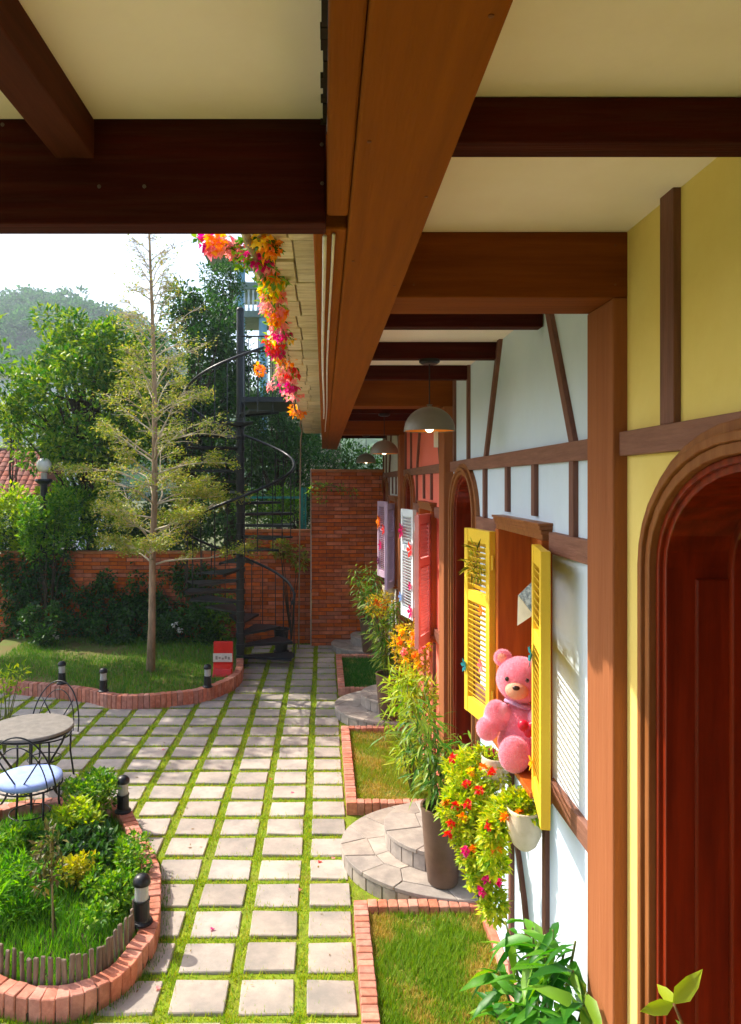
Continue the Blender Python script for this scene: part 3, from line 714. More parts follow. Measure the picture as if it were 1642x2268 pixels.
tB, bw0, bw1 = house('row_house', 'pale blue half timbered house front with yellow louvred shutters', 0, 2.70, 5.95, P_BLUE, 5.42)
tR, rw0, rw1 = house('row_house', 'coral half timbered house front with white and pink shutters', 3.45, 6.15, 9.4, P_RED, 8.87)
tW, ww0, ww1 = house('row_house', 'white half timbered house front with lilac shutters at the far end', 6.9, 9.6, 12.75, P_WHITE, 12.3)

fN, pN = shutter(tB, (.955, 3.4), (.888, 3.03), 1.38, 2.52, Y_PAINT, label='yellow louvred shutter folded back towards the camera')
fF, pF = shutter(tB, (.955, 4.27), (.885, 4.66), 1.38, 2.52, Y_PAINT, label='yellow louvred shutter folded back on the far side')
sticker(fN, pN, .05, .004, 2.02, .05, FL_TEAL, 5, 'star_sticker'); 
sticker(fF, pF, .37, .004, 1.66, .045, FL_TEAL, 5, 'star_sticker')
sticker(fF, pF, .1, .004, 1.72, .045, FL_PINK, 5); sticker(fF, pF, .1, .004, 2.05, .035, FL_ORG, 5)
sticker(fN, pN, .06, .004, 1.54, .035, FL_YEL, 5)
yf = cluster_leaves([(*pF(.15, -.02, 2.33), .05, .09, .1)], 60, .09, .012, up=0, rand=1.0)
foliage('artificial_leaf_spray', yf, leafmat('spray', ['#d8c818', '#b8b41c', '#8a9a18', '#3a3a10'], trans=.2), fF)

o2 = 3.45
fW, pW = shutter(tR, (.93, 4.27 + o2), (.845, 4.66 + o2), 1.36, 2.52, WHITE_PAINT, stuff=True, label='white louvred shutter of the coral front')
fP, pP = shutter(tR, (.955, 3.40 + o2), (.80, 3.06 + o2), 1.34, 2.52, PINK_PAINT, stuff=True, label='pink louvred shutter of the coral front')
sticker(fW, pW, .34, .01, 2.28, .09, FL_MAG, 5); sticker(fW, pW, .05, .01, 2.1, .09, FL_RED, 5); sticker(fW, pW, .36, .01, 1.56, .06, leafmat('bluep', ['#7a9ad0', '#88a8d8'], trans=.2), 5); sticker(fW, pW, .04, .01, 1.45, .08, FL_MAG, 5); sticker(fW, pW, .05, .01, 1.72, .05, FL_MAG, 5)
sticker(fP, pP, .1, .01, 1.5, .06, FL_PINK, 5)
o3 = 6.9
fL, pL = shutter(tW, (.93, 4.27 + o3), (.84, 4.66 + o3), 1.36, 2.52, LILAC_PAINT, stuff=True, label='lilac louvred shutter on the far side of the white front')
fM, pM = shutter(tW, (.955, 3.40 + o3), (.82, 3.05 + o3), 1.36, 2.52, LILAC_PAINT, stuff=True, label='lilac louvred shutter on the near side of the white front')
sticker(fL, pL, .3, .01, 2.2, .12, FL_ORG, 5); sticker(fL, pL, .04, .01, 2.1, .09, FL_RED, 5); sticker(fL, pL, .2, .01, 1.85, .09, FL_MAG, 5); sticker(fL, pL, .3, .01, 1.6, .07, leafmat('plum', ['#5a1c4a', '#6a2456'], trans=.2), 5)

# ------------------------------------------------------------------ veranda
tv = thing('veranda_roof', 'brown timber veranda roof with a cream ceiling, beams and posts', 'roof', (.15, 4, 3.4))
b = MB(); b.box(.058, .238, -1.5, 13.2, 3.4, 3.66); b.build('main_beam', W_MAIN, tv, bevel=.006)
b = MB(); b.box(.008, .0575, -1.5, 1.70, 3.412, 3.65); b.build('trim_board', W_MAIN, tv, bevel=.006)
b = MB(); b.box(-.026, .0575, 1.785, 13.2, 3.412, 3.65); b.build('trim_board', W_MAIN, tv, bevel=.006)
b = MB(); b.box(.06, 1.06, -1.5, 13.2, 3.636, 3.70); b.build('ceiling', CEIL, tv)
b = MB(); b.box(-3.2, .0075, -1.5, 1.70, 3.636, 3.70); b.build('ceiling', CEIL, tv)
# ragged dark strip painting in the shade of the gap beside the trim
rg = MB(); y = .2
while y < 1.7:
    l = random.uniform(.02, .06); rg.box(.0005 - random.uniform(.001, .008), .0078, y, y + l * .95, 3.628 - random.uniform(0, .006), 3.6365); y += l
rg.build('gap_shade_strip', mat('gap_shade', C('#3a2c22'), rough=.9), tv)
b = MB(); b.box(-3.2, .0055, 1.703, 1.78, 3.397, 3.70); b.build('cross_beam', W_DARK, tv, bevel=.005)
sc = MB()
for (x, y) in ((713, 320), (714, 406), (220, 413), (320, 413), (6, 276)):
    p = at(x, y, 1.7025); sc.lathe([(0.0, -.001), (.0045, -.001), (.0045, .0012), (0, .002)], (0, 0, 0), 8); k = 32
    sc.v[-k:] = [(v[0] + p[0], p[1] - v[2], v[1] + p[2]) for v in sc.v[-k:]]
tagp(sc.build('screw_heads', mat('screw', C('#6a5a50'), metal=.5, rough=.5), tv), kind='stuff')
b = MB(); b.box(-.615, -.526, -1.5, 1.7025, 3.545, 3.6355); b.build('joist', W_JOIST, tv, bevel=.004)
for y in (.72, 1.60, 3.49, 4.38, 5.25, 6.95, 7.83, 8.70, 10.4, 11.28, 12.15):
    b = MB(); b.box(.2385, 1.035, y, y + .078, 3.537, 3.6355); b.build('joist', W_DARK, tv, bevel=.004)
for y in (2.461, 5.93, 9.38):
    b = MB(); b.box(.2385, 1.039, y, y + .245, 3.417, 3.6358); b.build('cross_beam', W_CROSS, tv, bevel=.005)
    b = MB(); b.box(.962, 1.05, y + .001, y + .244, -.02, 3.4165); b.build('post', W_POST, tv, bevel=.006)
nl = MB()
for (x, y, z, ax) in [(.08, yy, 3.3995, 'z') for yy in (.9, 1.3, 2.0, 2.9, 4.1, 5.3)] + [(.215, yy + .05, 3.3995, 'z') for yy in (.9, 1.5, 2.2, 3.2, 4.4)] + [(xx, 2.4605, zz, 'y') for xx in (.3, .97) for zz in (3.46, 3.59)]:
    k0 = len(nl.v); nl.lathe([(0, -.0015), (.004, -.001), (.004, .001), (0, .001)], (0, 0, 0), 8, close=False)
    nl.v[k0:] = [(v[0] + x, v[1] + y, v[2] + z) if ax == 'z' else (v[0] + x, v[2] + y, v[1] + z) for v in nl.v[k0:]]
tagp(nl.build('nail_heads', mat('nail', C('#7a4414'), rough=.6, metal=.3), tv), kind='stuff')
# eave boards seen from below
y = 1.8; k = 0
EAVE = mat('eave_board', C('#f3e8cd'), C('#d8c8a0'), rough=.8, scale=6, stretch=(1, 5, 5), bump=.3, bscale=20, objrand=.14, dirt=C('#8a7450'), dirt_amt=.5, dirt_scale=7)
while y < 12.6:
    l = random.uniform(.24, .36); f = (y - 2.7) / 9.1; xl = -.205 - .11 * f
    cut = random.uniform(.35, .65)
    for (a, bb) in ((xl, xl + (-.03 - xl) * cut - .004), (xl + (-.03 - xl) * cut + .002, -.026)):
        m = MB(); z = 3.655 + random.uniform(-.006, .006); m.box(a, bb, y + .004, y + l - .004, z, z + .02); m.build('eave_board', EAVE, tv, bevel=.003)
    y += l
b = MB(); b.box(-.30, .9, 1.9, 13.0, 3.705, 3.76); b.build('roof_deck', EAVE, tv)
ed = MB(); ed.tube([(-.215, 1.8, 3.665), (-.33, 12.6, 3.665)], .012, 6); ed.build('edge_strip', mat('edge_strip', C('#d8cfb8'), rough=.6), tv)
for (x, z, r, yb) in ((.0, 3.40, .0055, 7.0), (.022, 3.405, .004, 9.0)):
    pts = [(x + .004 * math.sin(q * 1.3), q, z) for q in np.arange(1.8, yb, .3)]
    b = MB(); b.tube(pts, r, 6); b.build('conduit', mat('conduit', C('#e8e0d8'), rough=.4), tv, smooth=True)

# ------------------------------------------------------------------ pendant lamps
def pendant(loc, label):
    t = thing('pendant_lamp', label, 'lamp', loc, 'dome pendant lamps')
    z0 = loc[2]; R = .152
    prof = [(R * math.cos(a), R * .95 * math.sin(a)) for a in np.linspace(0, math.pi / 2 * .97, 14)]
    o = MB(); o.lathe(prof + [(.018, R * .95 + .012), (.0, R * .95 + .014)], loc, 32, close=False); sh = o.build('shade', GRAYLAMP, t, smooth=True)
    i = MB(); i.lathe([(r * .975, z * .97 - .0005) for r, z in prof] + [(0, R * .92)], loc, 32, close=False); i.build('inner_lining', mat('gold_lining', C('#e8902c'), rough=.35, metal=.3), sh, smooth=True)
    rm = MB(); rm.lathe([(R - .0045, -.002), (R + .001, -.002), (R + .001, .002), (R - .0045, .002), (R - .0045, -.002)], loc, 32, close=False); rm.build('rim', GRAYLAMP, sh)
    c = MB(); c.tube([(loc[0], loc[1], z0 + R * .95), (loc[0], loc[1], 3.52)], .004, 6); c.build('cord', BLACK, t)
    c = MB(); c.lathe([(.0, .0), (.045, .0), (.062, .012), (.062, .028), (0, .028)], (loc[0], loc[1], 3.509), 20); c.build('ceiling_rose', BLACK, t)
    h = MB(); h.lathe([(.02, .05), (.02, .12), (0, .12)], loc, 12, close=False); h.build('socket', BLACK, t)
    em = MATS.get('bulb')
    if not em:
        em = bpy.data.materials.new('bulb'); em.use_nodes = True; bb = em.node_tree.nodes['Principled BSDF']; bb.inputs['Emission Color'].default_value = (1, .78, .45, 1); bb.inputs['Emission Strength'].default_value = 2.2; MATS['bulb'] = em
    bl = MB(); bl.ell((loc[0], loc[1], z0 + .025), (.03, .03, .036), 14, 10); bl.build('bulb', em, t, smooth=True)
    return t
pendant((.632, 4.42, 3.112), 'grey dome pendant lamp nearest the camera, with a paper tag')
pendant((.645, 7.87, 3.112), 'grey dome pendant lamp farther along the veranda, before the coral front')
pendant((.65, 11.32, 3.112), 'grey dome pendant lamp farthest along, near the back wall')
tg = MB(); p = Vector((.662, 4.36, 3.06)); tg.box(p.x - .013, p.x + .013, p.y, p.y + .002, p.z - .05, p.z + .045); tg.tube([(p.x, p.y + .001, p.z + .045), (.64, 4.40, 3.16)], .0012, 4)
tagp(tg.build('paper_tag', mat('tag', C('#f0ead8'), rough=.7)), 'small white paper tag hanging from the nearest dome lamp', 'tag')


# ------------------------------------------------------------------ back walls
def brick_wall(label, x0, x1, yf, h, bl, ch, thick=.2, limit=300):
    t = thing('brick_wall', label, 'wall', ((x0 + x1) / 2, yf, 0)); r = random.Random(int(h * 100))
    c = MB(); c.box(x0 + .006, x1 - .006, yf + .012, yf + thick, -.05, h - .004); c.build('mortar_core', MORTAR, t)
    n = int(h / ch); rest = MB(); cnt = 0
    for k in range(n - 1, -1, -1):
        z = (k + .5) * h / n; x = x0 - (bl / 2 if k % 2 else 0)
        while x < x1 - .02:
            a = max(x, x0); b = min(x + bl, x1); x += bl
            if b - a < .03: continue
            if cnt < limit:
                mk('brick', chamfer(round(b - a, 3) - .008, .05, h / n - .009, .004, .0015, r.randint(0, 3)), BRICK_W, t, ((a + b) / 2, yf + .025 + r.uniform(-.003, .003), z), (r.uniform(-.01, .01), r.uniform(-.004, .004), 0)); cnt += 1
            else: rest.box(a + .004, b - .004, yf, yf + .05, z - h / n / 2 + .0045, z + h / n / 2 - .0045)
    if rest.v: tagp(rest.build('lower_bricks', BRICK_W, t), kind='stuff')
    cp = MB(); cp.box(x0 - .01, x1 + .01, yf - .015, yf + thick + .015, h, h + .045); cp.build('coping', mat('coping', C('#b8703f'), C('#9a5a30'), rough=.8, scale=8, bump=.2), t, bevel=.006)
    return t
tall = brick_wall('tall brick wall closing the veranda end', -.21, 1.3, 12.70, 2.99, .26, .066)
brick_wall('middle height brick wall behind the spiral stair', -1.49, -.215, 12.93, 1.94, .26, .066)
brick_wall('low brick wall behind the rear lawn, hung with creepers', -6.0, -1.495, 12.95, 1.56, .30, .066)
cs = MB(); cs.box(-.225, -.2105, 12.685, 12.75, 0, 3.03); cs.build('lit_edge_strip', mat('lit_edge', C('#c8a890'), rough=.7), tall)  # pale strip paints in the light caught by the wall's left edge

# teal gate post behind the wall
t = thing('teal_gate_post', 'teal painted post and rail behind the middle brick wall', 'post', (-.36, 13.4, 1.9))
m = MB(); teal = mat('teal_paint', C('#1c8a80'), C('#167468'), rough=.5)
m.box(-.42, -.36, 13.35, 13.41, 0, 2.72); m.build('post', teal, t, bevel=.005)
m = MB(); m.box(-.345, -.31, 13.35, 13.39, 0, 2.72); m.build('post', teal, t, bevel=.005)
m = MB(); m.box(-1.5, -.42, 13.36, 13.39, 2.52, 2.56); m.build('rail', teal, t)

# ------------------------------------------------------------------ spiral stair
SX, SY = -1.27, 11.3
t = thing('spiral_stair', 'black iron spiral stair with helical handrail beside the brick wall', 'stair', (SX, SY, 0))
m = MB(); m.tube([(SX, SY, 0), (SX, SY, 5.42)], .058, 16); m.build('central_pole', IRON, t, smooth=False)
m = MB(); m.lathe([(.0, 0), (.13, 0), (.13, .012), (.07, .03), (0, .03)], (SX, SY, -.0), 20); m.build('pole_base', IRON, t)
m = MB(); m.ell((SX, SY, 5.44), (.06, .06, .05)); m.build('pole_cap', IRON, t, smooth=True)
RS = .82; NT = 23
for i in range(NT):
    th = math.radians(30 * i + 2); z = .17 + .167 * i; w = math.radians(17)
    poly = [(SX + .05 * math.cos(th - 1.1), SY + .05 * math.sin(th - 1.1))] + [(SX + RS * math.cos(th + a), SY + RS * math.sin(th + a)) for a in np.linspace(-w, w, 5)] + [(SX + .05 * math.cos(th + 1.1), SY + .05 * math.sin(th + 1.1))]
    m = MB(); m.prism(poly, z - .008, z); tr = m.build('tread', mat('tread_plate', C('#363c44'), C('#282c32'), rough=.4, scale=20, bump=.2, metal=.5), t)
    e = MB()
    for a in (-w, w): e.bar((SX + .06 * math.cos(th + a), SY + .06 * math.sin(th + a), z - .025), (SX + RS * math.cos(th + a), SY + RS * math.sin(th + a), z - .02), .006, .035)
    tagp(e.build('tread_edges', IRON, tr), kind='stuff')
    cl = MB(); cl.tube([(SX, SY, z - .06), (SX, SY, z + .012)], .07, 14); cl.build('collar', IRON, tr)
    for a in (-w * .5, w * .5):
        x, y = SX + (RS + .008) * math.cos(th + a), SY + (RS + .008) * math.sin(th + a)
        b = MB(); b.tube([(x, y, z - .03), (x, y, z + .9 + .167 * a / math.radians(30))], .008, 6); b.build('baluster', IRON, t)
pts = [(SX + RS * math.cos(math.radians(30 * i + 2)), SY + RS * math.sin(math.radians(30 * i + 2)), .17 + .167 * i + .905) for i in np.arange(-.5, NT - .4, .25)]
m = MB(); m.tube(pts, .021, 10); m.build('handrail', IRON, t, smooth=True)
m = MB(); m.box(SX + .1, -.21, SY - .75, SY + .75, 3.96, 4.03); m.build('landing', IRON, t)
for z in (4.9, 4.68):
    m = MB(); m.tube([(SX + .05, SY - .7, z), (-.22, SY - .7, z)], .012, 6); m.build('landing_rail', IRON, t)
for x in np.linspace(SX + .2, -.25, 7):
    m = MB(); m.tube([(x, SY - .7, 4.03), (x, SY - .7, 4.9)], .007, 6); m.build('baluster', IRON, t)
# black bin at the foot of the stair
m = MB(); m.lathe([(0, 0), (.13, 0), (.13, .03), (.1, .04), (.12, .36), (.135, .38), (.135, .40), (.11, .40), (.1, .36), (0, .34)], (-.7, 12.25, 0), 20)
tagp(m.build('black_bucket', BLACK, smooth=False), 'dark bucket standing by the foot of the spiral stair', 'bucket')

# red box with white plate
t = thing('red_box', 'red box with a white label plate on the rear kerb end', 'box', (-1.40, 10.28, .13))
redp = mat('red_plastic', C('#d8200f'), C('#c41a0c'), rough=.35, scale=6)
m = MB(); m.box(-1.54, -1.27, 10.36, 10.42, .13, .58); m.build('back_panel', redp, t, bevel=.012)
m = MB(); m.add([(-1.53, 10.16, .13), (-1.26, 10.16, .13), (-1.27, 10.359, .13), (-1.54, 10.359, .13), (-1.52, 10.2, .24), (-1.27, 10.2, .24), (-1.27, 10.359, .29), (-1.54, 10.359, .29)],
             [(0, 3, 2, 1), (4, 5, 6, 7), (0, 1, 5, 4), (1, 2, 6, 5), (2, 3, 7, 6), (3, 0, 4, 7)]); m.build('front_bin', redp, t, bevel=.01)
m = MB(); m.box(-1.545, -1.275, 10.345, 10.3585, .30, .42); pl_ = m.build('label_plate', mat('plate', C('#d8d2c4'), rough=.6), t, bevel=.003)
mk_ = MB()
for k in range(5): mk_.box(-1.51 + k * .043, -1.51 + k * .043 + .03, 10.3425, 10.3448, .335 + .01 * (k % 2), .385 - .012 * (k % 3))
tagp(mk_.build('plate_marks', mat('marks', C('#9a9286'), rough=.7), pl_), kind='stuff')

# ------------------------------------------------------------------ bollard lamps
CLEAR = bpy.data.materials.new('clear_lens'); CLEAR.use_nodes = True
_b = CLEAR.node_tree.nodes['Principled BSDF']; _b.inputs['Base Color'].default_value = (.85, .85, .8, 1); _b.inputs['Transmission Weight'].default_value = .6; _b.inputs['Roughness'].default_value = .15
CHROME = mat('chrome', C('#c8c8c4'), C('#a8a8a4'), rough=.2, metal=.8)
for (x, y, z, lab) in ((-1.105, 4.50, .13, 'black garden bollard lamp nearest the camera, on the front kerb'), (-1.63, 6.02, .13, 'black garden bollard lamp at the far end of the front kerb'),
                       (-1.49, 9.52, .18, 'black garden bollard lamp beside the red box on the rear kerb'), (-2.77, 9.32, .18, 'black garden bollard lamp on the middle bend of the rear kerb'), (-3.42, 9.68, .18, 'black garden bollard lamp at the left end of the rear kerb')):
    t = thing('bollard_lamp', lab, 'lamp', (x, y, z), 'black garden bollard lamps'); c = (x, y, z)
    m = MB(); m.lathe([(0, 0), (.066, 0), (.066, .012), (.054, .02), (.05, .03), (0, .03)], c, 20); m.build('base', BLACK, t)
    m = MB(); m.lathe([(.048, .03), (.046, .13), (.05, .135), (.05, .145), (0, .145)], c, 20); m.build('body', BLACK, t, smooth=False)
    m = MB(); m.lathe([(.042, .145), (.042, .235), (0, .235)], c, 20); m.build('lens', CLEAR, t, smooth=False)
    for k in range(3):
        m = MB(); m.lathe([(.0, 0), (.034, 0), (.022, .012), (0, .014)], (x, y, z + .155 + k * .026), 16); m.build('louvre_ring', CHROME, t)
    m = MB(); m.lathe([(0, .2355), (.053, .2355), (.053, .25), (.05, .265), (.038, .283), (.02, .292), (0, .295)], c, 20, close=False); m.build('cap', BLACK, t, smooth=True)

# ------------------------------------------------------------------ wire table and chairs
def wire_chair(c, label, rz=0):
    t = thing('wire_chair', label, 'chair', c); R = Matrix.Rotation(rz, 3, 'Z'); c = Vector(c)
    def q(x, y, z): return c + R @ Vector((x, y, z))
    sr = .24; zs = .44
    m = MB(); m.tube([q(sr * math.cos(a), sr * math.sin(a), zs) for a in np.linspace(0, 2 * math.pi, 33)], .007, 6); m.build('seat_ring', BLACK, t, smooth=True)
    m = MB(); m.lathe([(0, .448), (.2, .448), (.238, .46), (.245, .48), (.238, .50), (.2, .512), (.1, .518), (0, .518)], c, 32); m.build('cushion', mat('blue_cushion', C('#9fb4e6'), C('#8aa0d8'), rough=.8, scale=8, bump=.1, bscale=60), t, smooth=True)
    for a in (.8, 2.35, 3.93, 5.5):
        m = MB(); m.tube([q(sr * math.cos(a), sr * math.sin(a), zs), q(sr * .98 * math.cos(a), sr * .98 * math.sin(a), .25), q(sr * 1.12 * math.cos(a), sr * 1.12 * math.sin(a), 0)], .009, 6); m.build('leg', BLACK, t, smooth=True)
    rr = .15; m = MB(); m.tube([q(rr * math.cos(a), rr * math.sin(a), .22) for a in np.linspace(0, 2 * math.pi, 25)], .005, 6); m.build('brace_ring', BLACK, t, smooth=True)
    def hoop(w, h, yo, lean): return [q(w * math.cos(a) * (1 if True else 0), yo - lean * math.sin(a), zs + h * math.sin(a)) for a in np.linspace(0, math.pi, 25)]
    m = MB(); m.tube(hoop(.26, .44, -.15, .1), .0065, 6); bk = m.build('back_hoop', BLACK, t, smooth=True)
    m = MB(); m.tube(hoop(.2, .36, -.16, .08), .0045, 6); m.build('inner_hoop', BLACK, bk, smooth=True)
    for s in (-1, 1):
        m = MB(); m.tube([q(s * .17, -.21, zs + .28), q(s * .08, -.2, zs + .14), q(0, -.19, zs + .02)], .006, 6); m.build('back_wire', BLACK, bk, smooth=True)
        m = MB(); m.tube([q(s * (.055 + .045 * (1 - k / 20) * math.cos(k * .45)), -.2, zs + .02 + .045 * (1 - k / 20) * math.sin(k * .45)) for k in range(20)], .005, 5); m.build('back_scroll', BLACK, bk, smooth=True)
wire_chair((-2.27, 5.72, .04), 'black wire garden chair with a blue round cushion, in front of the table')
wire_chair((-2.62, 6.95, .0), 'black wire garden chair beyond the round table at the left edge', math.pi * .92)
t = thing('round_table', 'round garden table with a pale stone top and black wire legs', 'table', (-2.50, 6.32, 0))
c = Vector((-2.50, 6.32, 0))
m = MB(); m.lathe([(0, .70), (.34, .70), (.352, .705), (.352, .722), (.345, .728), (0, .728)], c, 40); m.build('table_top', mat('table_stone', C('#7f7870'), C('#6a645c'), rough=.6, scale=14, bump=.1, dirt=C('#82796c'), dirt_amt=.4, dirt_scale=6), t)
m = MB(); m.tube([c + Vector((.335 * math.cos(a), .335 * math.sin(a), .69)) for a in np.linspace(0, 2 * math.pi, 33)], .009, 6); m.build('rim_ring', BLACK, t, smooth=True)
for k in range(4):
    a = k * math.pi / 2 + .4; u = Vector((math.cos(a), math.sin(a), 0))
    m = MB(); m.tube([c + u * .31 + Vector((0, 0, .69)), c + u * .25 + Vector((0, 0, .55)), c + u * .12 + Vector((0, 0, .34)), c + u * .2 + Vector((0, 0, .14)), c + u * .3], .01, 6); m.build('leg', BLACK, t, smooth=True)
m = MB(); m.tube([c + Vector((.13 * math.cos(a), .13 * math.sin(a), .34)) for a in np.linspace(0, 2 * math.pi, 25)], .008, 6); m.build('leg_ring', BLACK, t, smooth=True)

# ------------------------------------------------------------------ picket border of the front bed
t = thing('stick_border', 'low border of upright wooden sticks inside the front brick kerb', 'border', (-1.6, 4.2, 0))
P, A, st = smooth_path(FRONT, True, .055)
for k in range(len(P)):
    if P[k][1] > 4.75 or P[k][0] < -2.3: continue
    nx_, ny_ = math.cos(A[k] + sgn * math.pi / 2), math.sin(A[k] + sgn * math.pi / 2); h = random.uniform(.2, .27)
    mk('stick', chamfer(.026, .016, .24, .004, .003, k % 5), mat('weathered_stick', C('#8a7868'), C('#5c4c40'), rough=.9, scale=12, stretch=(4, 4, .5), bump=.4, objrand=.25), t,
       (P[k][0] + nx_ * .14, P[k][1] + ny_ * .14, h / 2 + .02), (random.uniform(-.08, .08), random.uniform(-.06, .06), A[k]))

# ------------------------------------------------------------------ plants helpers
def shrub(name, label, base, clusters, n_per, L, W, m, catname='shrub', stems=True, seg=1, group=None, stem_m=None, **kw):
    t = thing(name, label, catname, base, group)
    foliage('leaves', cluster_leaves(clusters, n_per, L, W, seg=seg, **kw), m, t)
    if stems:
        for c in clusters[:10]:
            s = MB(); b = Vector(base); e = Vector(c[:3]); mid = b.lerp(e, .5) + Vector((random.uniform(-.04, .04), random.uniform(-.04, .04), .04)); r = .006 + .004 * (e - b).length
            s.tube([b, mid, e], [r, r * .7, r * .3], 5); s.build('stem', stem_m or STEM, t, smooth=True)
    return t
def blob(c, r, n, cr, seed=0, flat=1.0):
    """n cluster centres through an uneven ellipsoid"""
    rr = np.random.default_rng(seed); out = []
    while len(out) < n:
        d = rr.normal(0, 1, 3); d /= np.linalg.norm(d); q = rr.uniform(.35, 1) ** .5 * rr.uniform(.8, 1.12)
        p = np.array(c) + d * q * np.array(r); s = cr * rr.uniform(.6, 1.3); out.append((p[0], p[1], p[2], s, s, s * flat))
    return out

def tree(name, label, base, crown_c, crown_r, n, cr, n_per, L, W, m, bark=BARK_D, tr=.12, seed=1, group=None):
    t = thing(name, label, 'tree', base, group); cl = blob(crown_c, crown_r, n, cr, seed)
    tm = MB(); b = Vector(base); c = Vector(crown_c); top = c + Vector((0, 0, crown_r[2] * .3))
    tm.tube([b, b.lerp(top, .35) + Vector((.06, .03, 0)), b.lerp(top, .7) - Vector((.05, 0, 0)), top], [tr, tr * .8, tr * .5, tr * .2], 8)
    r = random.Random(seed)
    for k in cl[::2]:
        f = r.uniform(.35, .9); s = b.lerp(top, f); e = Vector(k[:3]); mid = s.lerp(e, .5) + Vector((r.uniform(-.1, .1), r.uniform(-.1, .1), .08))
        tm.tube([s, mid, e], [tr * .35, tr * .2, tr * .06], 5)
    tm.build('trunk', bark, t, smooth=True)
    foliage('crown', cluster_leaves(cl, n_per, L, W, up=.2, rand=1.0), m, t)
    return t

# ------------------------------------------------------------------ slender tree in the rear lawn
TX, TY = -2.45, 10.5
t = thing('slender_tree', 'slender tree with tiered pale branches standing in the rear lawn', 'tree', (TX, TY, .1))
def tz(y): return H + (VY - y) / K * TY
tp = [at(334, 1490, TY), at(337, 1380, TY), at(338, 1240, TY), at(343, 1100, TY), at(343, 900, TY), at(341, 780, TY), at(336, 650, TY), at(331, 520, TY), at(328, 380, TY), at(327, 250, TY)]
m = MB(); m.tube(tp, [.066, .052, .046, .042, .037, .03, .022, .016, .011, .005], 12); m.build('trunk', BARK, t, smooth=True)
R = random.Random(5); lp = []; ld = []
def axis(z):
    zs = [p[2] for p in tp]; return Vector((np.interp(z, zs, [p[0] for p in tp]), TY, z))
nb = 66; ga = 2.39996
for k in range(nb):
    f = k / (nb - 1); y = 1248 - 700 * f ** 1.12 + R.uniform(-16, 16); o = axis(tz(y))
    ln = (1.32 - .85 * max(0, f - .35) / .65) * R.uniform(.62, 1.12); el = .38 + .55 * f + R.uniform(-.26, .26); a = k * ga + R.uniform(-.35, .35)
    if math.cos(a) < -.55: ln *= .8
    dens = max(.05, 1.05 - 1.15 * f) * R.uniform(.5, 1.3)
    path = [o]; d = Vector((math.cos(a) * math.cos(el), math.sin(a) * math.cos(el), math.sin(el)))
    for q in range(1, 8):
        d = (d + Vector((R.gauss(0, .12), R.gauss(0, .12), R.gauss(-.035, .09)))).normalized(); path.append(path[-1] + d * ln / 7)
    r0 = .015 * (1.1 - .5 * f); brm = MB(); brm.tube(path, [r0 * (1 - .8 * q / 7) for q in range(8)], 5)
    for q in range(9):
        u = R.uniform(.25, .98); i = min(int(u * 7), 6); s_ = path[i].lerp(path[i + 1], u * 7 - i); aa = a + R.choice((-1, 1)) * R.uniform(.35, 1.0); tl = ln * R.uniform(.2, .42) * (1.15 - .6 * u)
        td = Vector((math.cos(aa), math.sin(aa), R.uniform(-.1, .55))).normalized(); e2 = s_ + td * tl + Vector((0, 0, R.uniform(-.04, .05))); mid = s_.lerp(e2, .5) + Vector((R.gauss(0, .02), R.gauss(0, .02), .02))
        brm.tube([s_, mid, e2], [.0055, .004, .002], 4, cap=False)
        for w in range(4):
            v_ = R.uniform(.3, 1.0); p0 = s_.lerp(mid, v_ * 2) if v_ < .5 else mid.lerp(e2, v_ * 2 - 1); ab = aa + R.uniform(-1.2, 1.2); te = p0 + Vector((math.cos(ab), math.sin(ab), R.uniform(-.2, .5))) * R.uniform(.05, .14)
            brm.tube([p0, te], [.0028, .0015], 3, cap=False)
            if R.random() < .3 + .7 * dens:
                for z_ in range(int(22 * dens + 2)):
                    c_ = p0.lerp(te, R.uniform(.3, 1.15)) + Vector((R.gauss(0, .045), R.gauss(0, .045), R.gauss(0, .04))); lp.append(c_); ld.append((te.x - p0.x + R.gauss(0, .09), te.y - p0.y + R.gauss(0, .09), R.gauss(.03, .08)))
    brm.build('branch', TWIG, t, smooth=True)
lp = np.array([tuple(p) for p in lp]); ld = np.array(ld); print('tree leaves', len(lp))
foliage('crown', leaves(lp, ld, rng.uniform(.03, .056, len(lp)), rng.uniform(.016, .028, len(lp)), .15, .2, 1), LF_TREE, t)

# ------------------------------------------------------------------ trees and bushes behind the wall
tree('background_tree', 'large leafy green tree behind the low brick wall at left', at(200, 1300, 13.7)[:2] + (0,), at(185, 890, 13.7), (1.3, 1.25, 1.65), 125, .33, 150, .12, .06, leafmat('court_leaf', ['#28581a', '#44781e', '#6c9428', '#a0b038', '#34661c'], trans=.35), seed=11, group='trees behind the back wall')
tree('background_tree', 'tall dark leafy tree behind the slender tree', at(420, 1300, 15.2)[:2] + (0,), at(420, 850, 15.2), (1.25, 1.0, 1.95), 95, .34, 150, .12, .06, LF_DARK, seed=12, group='trees behind the back wall')
tree('background_tree', 'small dark tree behind the spiral stair', at(620, 1300, 14.6)[:2] + (0,), at(615, 965, 14.6), (.75, .6, .95), 46, .26, 130, .09, .04, LF_DARK, seed=13, group='trees behind the back wall', tr=.07)
tree('background_tree', 'airy tree top against the pale sky beside the blue column', at(500, 1300, 16.5)[:2] + (0,), at(495, 655, 16.5), (.5, .6, .85), 30, .22, 90, .09, .045, LF_DARK, seed=14, group='trees behind the back wall', tr=.08)
tree('background_tree', 'yellow green young tree at the left edge above the tiled roof', at(25, 1300, 16.2)[:2] + (0,), at(28, 925, 16.2), (.32, .4, .5), 16, .16, 80, .1, .05, LF_YEL, seed=15, group='trees behind the back wall', tr=.05)
